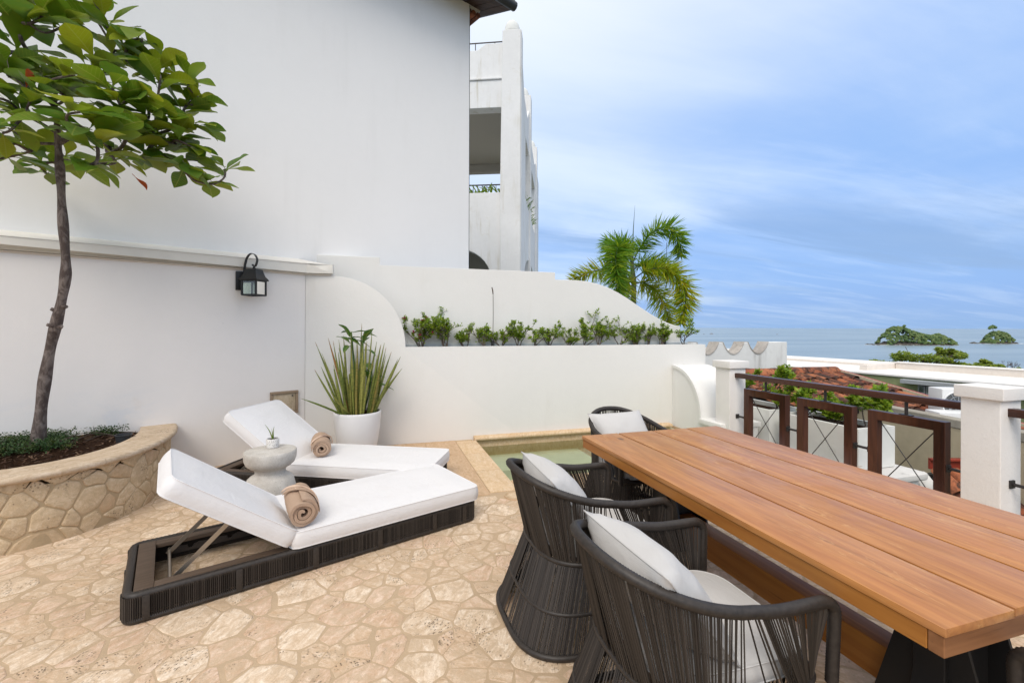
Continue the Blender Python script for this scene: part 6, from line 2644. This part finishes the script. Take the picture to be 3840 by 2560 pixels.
    MB().box((v0 + v1) / 2 - sd_ * -.075 + UP * .02, ((v1 - v0).length, .028, .06), dd, sd_, sd_.cross(dd)).build('verge', M['beige'], rf)

    # flat-roofed house with the green wall
    P0 = cw(8.6, 14.0)
    wd = (RIGHT * .4226 - FWD * .9063)
    wn = (RIGHT * .9063 + FWD * .4226)        # away from us
    hz = HC - (1370 - 1229) / FPX * 14.0
    fh = thing('flat_roofed_house', 'flat-roofed house with white parapets over a green mould-stained wall', 'house', P0)

    def Q(s, o, h):
        return P0 + wd * s + wn * o + UP * h
    MB().prism([Q(-6, 0, -5), Q(9, 0, -5), Q(9, 0, hz - .06), Q(-6, 0, hz - .06)], wn * .3).build('wall', M['green_wall'], fh)
    MB().prism([Q(-6, -.05, hz - .058), Q(9, -.05, hz - .058), Q(9, -.05, hz), Q(-6, -.05, hz)], wn * 5.0).build('roof_slab', M['roof_white'], fh, bevel=.012, seg=1)
    h1 = at_z(2953, 1364, 15.2).z
    o1 = 1.35
    # far parapets: left lower run, return, right higher run nearer to us
    MB().prism([Q(-6, o1 + .9, hz - .02), Q(1.7, o1 + .9, hz - .02), Q(1.7, o1 + .9, hz + .07), Q(-6, o1 + .9, hz + .07)], wn * .22).build('parapet', M['parapet'], fh, bevel=.01, seg=1)
    MB().prism([Q(1.72, .55, hz - .02), Q(1.72, o1 + 1.1, hz - .02), Q(1.72, o1 + 1.1, hz + .15), Q(1.72, .55, hz + .15)], wd * .2).build('parapet', M['parapet'], fh, bevel=.01, seg=1)
    MB().prism([Q(1.93, o1 + .6, hz - .02), Q(9, o1 + .6, hz - .02), Q(9, o1 + .6, hz + .17), Q(1.93, o1 + .6, hz + .17)], wn * .22).build('parapet', M['parapet'], fh, bevel=.01, seg=1)
    MB().prism([Q(1.93, o1 + .57, hz + .172), Q(9, o1 + .57, hz + .172), Q(9, o1 + .57, hz + .20), Q(1.93, o1 + .57, hz + .20)], wn * .28).build('coping', M['roof_white'], fh)
    # meters under a grey tray on the green wall
    Wp, Wn = P0, wn
    a = hit(3384, 1420, Wp - wn * .1, wn)
    sa = (a - P0).dot(wd)
    za = a.z
    mt = thing('meter_tray', 'grey metal tray on the green wall carrying a row of electricity meters', 'meter tray', Q(sa + 1, -.1, za))
    MB().prism([Q(sa, -.22, za - .10), Q(sa + 2.6, -.22, za - .10), Q(sa + 2.6, -.22, za), Q(sa, -.22, za)], wn * .2).build('tray', M['grey_metal'], mt, bevel=.006, seg=1)
    for k, u in enumerate((3456, 3487, 3518, 3550)):
        p = hit(u, 1446, Wp - wn * .1, wn)
        s = (p - P0).dot(wd)
        z = za - .25
        m = thing('electricity_meter', ['leftmost small grey electricity meter under the tray', 'second small grey electricity meter under the tray, from the left', 'third small grey electricity meter under the tray, from the left', 'last small grey electricity meter under the tray, beside the pillar cap'][k], 'meter', Q(s, -.08, z), 'electricity meters on the green wall')
        MB().prism([Q(s - .07, -.12, z - .13), Q(s + .07, -.12, z - .13), Q(s + .07, -.12, z + .13), Q(s - .07, -.12, z + .13)], wn * .115).build('box', M['meter'], m, bevel=.012)
        MB().prism([Q(s - .05, -.126, z - .03), Q(s + .05, -.126, z - .03), Q(s + .05, -.126, z + .10), Q(s - .05, -.126, z + .10)], wn * .005).build('window', M['glass'], m)
    # air conditioners in front of it
    c = at_z(3602, 1514, 7.0)
    ac = thing('air_conditioner', 'white outdoor air-conditioner unit with a round fan grille behind the railing', 'air conditioner', (c.x, c.y, c.z - .3))
    f = (RIGHT * .98 - FWD * .17).normalized()
    nn = Vector((f.y, -f.x, 0))
    MB().box(c, (.70, .30, .49), f, nn).build('case', M['ac'], ac, bevel=.02)
    fc = c + nn * .153 - f * .14
    ringp = [fc + f * math.cos(R(10 * k)) * .205 + UP * math.sin(R(10 * k)) * .205 for k in range(36)]
    MB().tube(ringp, .012, 6, closed=True).build('grille', M['ac'], ac, smooth=60)
    MB().prism([fc - nn * .004 + f * math.cos(R(10 * k)) * .20 + UP * math.sin(R(10 * k)) * .20 for k in range(36)], nn * .006).build('fan_opening', M['ac_dark'], ac)
    mb = MB()
    for k in range(12):
        a_ = R(30 * k)
        mb.rod(fc + nn * .008, fc + nn * .008 + f * math.cos(a_) * .205 + UP * math.sin(a_) * .205, .0055, 4)
    for rr in (.07, .135):
        mb.tube([fc + nn * .01 + f * math.cos(R(15 * k)) * rr + UP * math.sin(R(15 * k)) * rr for k in range(24)], .005, 4, closed=True)
    mb.build('grille_bars', M['grey_metal'], ac)
    c2 = at_z(3592, 1552, 6.75)
    a2 = thing('air_conditioner', 'low white air-conditioner box with a dark slot in front of the fan unit', 'air conditioner', (c2.x, c2.y, c2.z - .2))
    MB().box(c2 - UP * .08, (.68, .30, .24), f, nn).build('case', M['ac'], a2, bevel=.015)
    MB().box(c2 - UP * .03 + nn * .152 + f * .12, (.26, .008, .05), f, nn).build('slot', M['ac_dark'], a2)
    # lower roof corner seen between the near pillar and the last frame
    p = at_z(3572, 1760, 5.6)
    lr = thing('lower_roof', 'corner of a lower clay-tiled roof under red flashing, seen beside the near pillar', 'roof', p)
    MB().box(p + FWD * .25 + RIGHT * .27, (.66, .03, .14), RIGHT, FWD).build('flashing', M['flash'], lr)
    MB().box(p + FWD * .22 + UP * .06 + RIGHT * .27, (.66, .08, .02), RIGHT, FWD).build('flashing', M['flash'], lr)
    dn2 = (-FWD * .8 - UP * .55).normalized()
    nr2 = RIGHT.cross(dn2)
    nr2 = -nr2 if nr2.z < 0 else nr2
    for c_ in range(6):
        for r in range(3):
            q = p + FWD * .18 - UP * .08 + RIGHT * (-.02 + c_ * .2) + dn2 * (r * .3)
            link('tile', tm, lr, mw=orient(q - lr.location, (dn2 + nr2 * rs.gauss(.05, .05) + RIGHT * rs.gauss(0, .1)).normalized(), nr2))
    MB().prism([p + FWD * .2 - UP * .13 - RIGHT * .1, p + FWD * .2 - UP * .13 + RIGHT * .7, p + FWD * .2 - UP * .13 + RIGHT * .7 + dn2 * 1.2, p + FWD * .2 - UP * .13 - RIGHT * .1 + dn2 * 1.2], -nr2 * .05).build('deck', M['core'], lr)
    g0, g1 = at_z(3405, 1826, 5.4), at_z(3480, 1792, 5.9)
    gt = thing('roof_gutter', 'dark gutter with a grey stone behind it, seen through the last square frame', 'gutter', g0)
    MB().tube([g0 - (g1 - g0) * .8, g1 + (g1 - g0) * .2], .055, 10).build('gutter', M['gutter'], gt, smooth=50)
    mb = MB()
    ico(mb, at_z(3464, 1822, 5.45), .13, 2, .35, 3, (0.75, 0.75, 1.25))
    mb.build('stone', M['lichen'], gt, smooth=40)


def ico(mb, c, r, sub=2, amp=.3, seed=0, sc=(1, 1, 1), freq=1.6):
    bm = bmesh.new()
    bmesh.ops.create_icosphere(bm, subdivisions=sub, radius=1.0)
    vs = []
    for v in bm.verts:
        d = v.co.normalized()
        k = 1 + amp * noise.noise(d * freq + Vector((seed * 1.7, seed * .3, 0))) + amp * .5 * noise.noise(d * freq * 2.7 + Vector((seed, 4, 1)))
        vs.append(Vector(c) + Vector((d.x * sc[0], d.y * sc[1], d.z * sc[2])) * r * k)
    fs = [tuple(v.index for v in f.verts) for f in bm.faces]
    bm.free()
    mb.add(vs, fs)


# ------------------------------------------------------------------ trees, islands, ships
def leaf_cloud(mb, c, rad, n, size, rs, flat=.5):
    for _ in range(n):
        d = Vector((rs.gauss(0, 1), rs.gauss(0, 1), rs.gauss(0, 1))).normalized()
        p = Vector(c) + Vector((d.x * rad, d.y * rad, d.z * rad * flat)) * rs.uniform(.45, 1.0) ** .6
        x = (Vector((rs.gauss(0, 1), rs.gauss(0, 1), rs.gauss(0, .5)))).normalized()
        y = x.cross(Vector((rs.gauss(0, .5), rs.gauss(0, .5), 1))).normalized()
        l = size * rs.uniform(.6, 1.4)
        mb.add([p - x * l, p + y * l * .45, p + x * l, p - y * l * .45], [(0, 1, 2, 3)])


def far_tree(label, foot, blobs, Z, leaf, seed, nleaf=150):
    rs = random.Random(seed)
    fp = at_z(foot[0], foot[1], Z)
    t = thing('umbrella_tree', label, 'tree', fp, 'trees between the roofs and the sea')
    lf, tw = MB(), MB()
    fork = fp.lerp(at_z(blobs[0][0], blobs[0][1], Z), .35)
    tw.tube([fp - UP * 6, fp, fork], .16, 7)
    for (u, v, r, dz) in blobs:
        c = at_z(u, v, Z + dz)
        rad = r / FPX * (Z + dz)
        for k in range(3):
            o = Vector((rs.gauss(0, .45), rs.gauss(0, .45), rs.gauss(0, .25))) * rad
            leaf_cloud(lf, c + o, rad * .62, nleaf // 3, leaf, rs, .62)
        tw.tube(smoothpath([fork, fork.lerp(c, .5) - UP * rad * .5, c], 4), lambda s: .10 - .075 * s, 5)
        for k in range(3):
            e = c + Vector((rs.gauss(0, .7), rs.gauss(0, .7), rs.gauss(0, .4))) * rad
            tw.tube([fork.lerp(c, .7), e], .022, 4)
    tw.build('trunk', M['twig'], t, smooth=60)
    lf.build('crown', M['far_leaf'], t)
    return t


def build_far():
    Z = 34.0
    far_tree('broad umbrella-shaped tree with airy green crown standing beyond the white flat roof', (3480, 1420),
             [(3330, 1360, 34, 0), (3370, 1340, 34, 0), (3420, 1332, 36, 1), (3470, 1335, 36, 0), (3520, 1340, 36, 0), (3555, 1320, 30, .5), (3590, 1318, 22, 0), (3600, 1345, 32, -.5), (3440, 1362, 30, 1), (3400, 1375, 26, 1), (3500, 1368, 30, -.5), (3560, 1365, 30, 0),
              (3310, 1385, 22, 0), (3350, 1392, 26, .5), (3450, 1395, 30, 0), (3540, 1395, 30, 0), (3600, 1390, 28, 0), (3380, 1372, 20, -1.2), (3535, 1312, 22, 0), (3620, 1370, 24, 0)], Z, .135, 12, 330)
    far_tree('dense low tree at the right edge beyond the white flat roof', (3760, 1480),
             [(3640, 1382, 28, 0), (3690, 1372, 28, 0), (3735, 1378, 30, 0), (3790, 1392, 34, 0), (3840, 1404, 34, 0), (3890, 1402, 34, 0), (3660, 1398, 28, .4), (3720, 1402, 30, 0), (3700, 1358, 16, 0), (3770, 1408, 30, -.3)], Z - 3, .125, 31, 420)
    far_tree('small leafy treetop peeping over the far white roof line', (3095, 1400), [(3082, 1360, 9, 0), (3098, 1368, 10, 0), (3112, 1368, 7, 0)], 26, .085, 51, 70)
    far_tree('tiny dark treetop peeping over the far white roof line, right of the small one', (3184, 1400), [(3178, 1375, 6, 0), (3190, 1376, 7, 0)], 26, .08, 61, 70)
    # leafless twigs by the right-hand tree
    rs = random.Random(77)
    bt = thing('bare_tree', 'leafless twiggy tree sticking up against the sea at the right edge', 'tree', at_z(3740, 1420, 33))
    mb = MB()

    def br(p, d, l, r, lv):
        e = p + d * l
        mb.tube([p, p.lerp(e, .5) + Vector((rs.gauss(0, .04), 0, rs.gauss(0, .05))) * l, e], r, 4)
        if lv < 4:
            for k in range(3):
                nd = (d + RIGHT * rs.gauss(.1, .6) + UP * rs.gauss(.1, .4) + FWD * rs.gauss(0, .3)).normalized()
                br(p.lerp(e, rs.uniform(.5, 1)), nd, l * .62, r * .65, lv + 1)
    br(at_z(3748, 1412, 33), (UP * .5 + RIGHT * .6).normalized(), .75, .022, 0)
    br(at_z(3790, 1412, 33), (UP * .6 + RIGHT * .3).normalized(), .6, .018, 1)
    mb.build('branch', M['twig'], bt)

    # islands
    def island(label, D, prof, depth, seed, trees, rockprof, n_blob):
        H0 = HC - SEA_Z
        rs = random.Random(seed)
        t = thing('island', label, 'island', at_z((prof[0][0] + prof[-1][0]) / 2, 1280, D))
        t.location.z = SEA_Z
        us = [p[0] for p in prof]

        def top(u):
            return float(np.interp(u, us, [p[1] for p in prof]))

        def rk(u):
            return float(np.interp(u, [p[0] for p in rockprof], [p[1] for p in rockprof]))
        # rock body
        n, m = 70, 16
        vs = []
        for j in range(m + 1):
            q = j / m * 2 - 1
            for i in range(n + 1):
                u = rockprof[0][0] + (rockprof[-1][0] - rockprof[0][0]) * i / n
                p = at_z(u, 1280, D)
                wid = depth * max(.05, min(1, (rk(u) - SEA_Z) / 14)) ** .5
                hh = (rk(u) - SEA_Z) * max(0, 1 - abs(q) ** 2.2) * (.26 if rk(u) - SEA_Z > 6 else 1)
                p = p + FWD * q * wid
                nz = noise.noise(Vector((p.x * .12, p.y * .12, seed)))
                p.z = SEA_Z - .6 + hh * (1 + .25 * nz) + .5 * nz
                vs.append(p)
        MB().add(vs, [(j * (n + 1) + i, j * (n + 1) + i + 1, (j + 1) * (n + 1) + i + 1, (j + 1) * (n + 1) + i) for j in range(m) for i in range(n)]).build('rock', M['rock'], t, smooth=50)
        lf = MB()
        for k in range(n_blob):
            u = rs.uniform(us[0], us[-1])
            q = rs.uniform(-1, .8)
            hh = (top(u) - SEA_Z)
            wid = depth * .75 * max(.1, min(1, hh / 16)) ** .5
            z = SEA_Z + max(hh * .20, hh * (1 - abs(q) ** 1.9 * .78)) - 3.0
            p = at_z(u, 1280, D) + FWD * q * wid
            p.z = z
            r = rs.uniform(2.4, 4.4) * (D / 1060)
            if hh < 4:
                continue
            ico(lf, p, r, 1, .45, k, (1.1, 1.1, .85))
            leaf_cloud(lf, p, r * 1.12, 46, .55 * D / 1060, rs, .85)
        lf.build('foliage', M['isl_leaf'], t, kind='stuff')
        for (u0, v0, u1, v1, blobs) in trees:
            a, b = at_z(u0, v0, D - 4), at_z(u1, v1, D - 4)
            tr = MB().tube([a, a.lerp(b, .5) + RIGHT * .4, b], .5, 5)
            cr = MB()
            for (u, v, r) in blobs:
                c = at_z(u, v, D - 4)
                rr = r / FPX * D
                ico(cr, c, rr, 1, .4, u, (1, 1, .8))
                leaf_cloud(cr, c, rr * 1.15, 60, .5, rs, .8)
            o = tr.build('tree', M['twig'], t)
            cr.build('crown', M['isl_leaf'], o)
        # surf along the waterline
        fm = MB()
        u = rockprof[0][0] - 24
        while u < rockprof[-1][0] + 16:
            l = rs.uniform(8, 30)
            if rs.random() < .62:
                wz = depth * max(.05, min(1, (rk(u) - SEA_Z) / 14)) ** .5 * .86
                p, q = at_z(u, 1280, D) - FWD * (wz + rs.uniform(0, 4)), at_z(u + l, 1280, D) - FWD * (wz + rs.uniform(0, 4))
                p.z = q.z = SEA_Z + .25
                w = FWD * rs.uniform(1.2, 4.0)
                fm.prism([p, q, q.lerp(p, .3) + w, p.lerp(q, .3) + w], UP * .35)
            u += l * .8
        fm.build('surf', M['foam'], t, kind='stuff')
    D = 1065.0

    def hy(v, dd=None):
        return HC - (v - 1230.5) / FPX * D
    prof = [(3306, 1276), (3310, 1262), (3318, 1248), (3330, 1242), (3332, 1230), (3345, 1223), (3370, 1222), (3392, 1226), (3405, 1232), (3418, 1238), (3440, 1244), (3462, 1250), (3480, 1254), (3500, 1252), (3515, 1248), (3528, 1252), (3545, 1260), (3560, 1270), (3566, 1282)]
    prof = [(u, hy(v)) for u, v in prof]
    rock = [(3256, SEA_Z), (3270, hy(1277)), (3304, hy(1276)), (3312, hy(1262)), (3330, hy(1240)), (3390, hy(1232)), (3440, hy(1255)), (3520, hy(1260)), (3560, hy(1278)), (3575, hy(1289)), (3588, SEA_Z)]
    island('long wooded rocky island with a lone treetop on its ridge, out at sea', D, prof, 30, 3, [(3391, 1238, 3391, 1226, [(3391, 1221, 5.5), (3389, 1224, 4)])], rock, 520)
    D = 1180.0
    prof2 = [(3690, 1276), (3702, 1262), (3712, 1248), (3722, 1240), (3735, 1238), (3752, 1238), (3765, 1242), (3775, 1250), (3783, 1258), (3787, 1266)]
    prof2 = [(u, hy(v)) for u, v in prof2]
    rock2 = [(3640, SEA_Z), (3655, hy(1276)), (3664, hy(1271)), (3672, hy(1276)), (3690, hy(1272)), (3720, hy(1244)), (3770, hy(1250)), (3788, hy(1264)), (3796, hy(1274)), (3812, SEA_Z)]
    island('small cone-shaped rocky island topped by one leaning tree, far right', D, prof2, 22, 9, [(3726, 1250, 3722, 1230, [(3716, 1227, 9), (3726, 1225, 9), (3711, 1231, 6), (3732, 1228, 7), (3722, 1222, 6)])], rock2, 190)
    # ships on the horizon
    ships = [(2640, 7.5, 2600, 'faint grey ship on the horizon beside the palm, smaller of the pair', 1), (2669, 14, 2600, 'pale ferry-like ship on the horizon just right of the palm', 2), (2915, 8, 2600, 'small dark ship on the horizon left of the long island', 3),
             (3306, 10, 2400, 'grey sail-like ship on the horizon just left of the long island', 4), (3682, 5, 2600, 'tiny boat on the horizon left of the small island', 5)]
    for (u, wpx, Ds, lab, k) in ships:
        L = wpx / FPX * Ds
        p = at_z(u, 1230, Ds)
        p.z = SEA_Z
        t = thing('ship', lab, 'ship', p, 'ships far out on the sea')
        h = L * .16
        MB().prism([p - RIGHT * L * .5 + UP * h, p - RIGHT * L * .42 - UP * .5, p + RIGHT * L * .42 - UP * .5, p + RIGHT * L * .54 + UP * h * 1.2], FWD * L * .2).build('hull', M['boat'], t)
        mb = MB()
        mb.box(p + RIGHT * L * (.0 if k == 2 else -.15) + UP * (h * 1.6) + FWD * L * .1, (L * (.62 if k == 2 else .3), L * .15, h * 1.3), RIGHT, FWD)
        mb.build('deckhouse', M['boat'], t)
        mb = MB().rod(p + UP * h + FWD * L * .1, p + UP * h * (5.0 if k == 4 else 3.2) + FWD * L * .1, L * .03, 5)
        if k == 4:
            mb.prism([p + UP * h * 1.2 + FWD * L * .1 - RIGHT * L * .18, p + UP * h * 1.2 + FWD * L * .1 + RIGHT * L * .2, p + UP * h * 4.6 + FWD * L * .1], FWD * .4)
        mb.build('mast', M['boat'], t)


build_sea()
build_floor()
INFO = build_walls()
build_railing()
build_tower()
build_merlons()
build_outside()
build_far()
build_palm()
build_tree_planter()
build_tree()
build_shrub_row(INFO)
build_table()
build_chairs()
build_loungers()
build_side_table()
build_big_pot()
build_lantern()
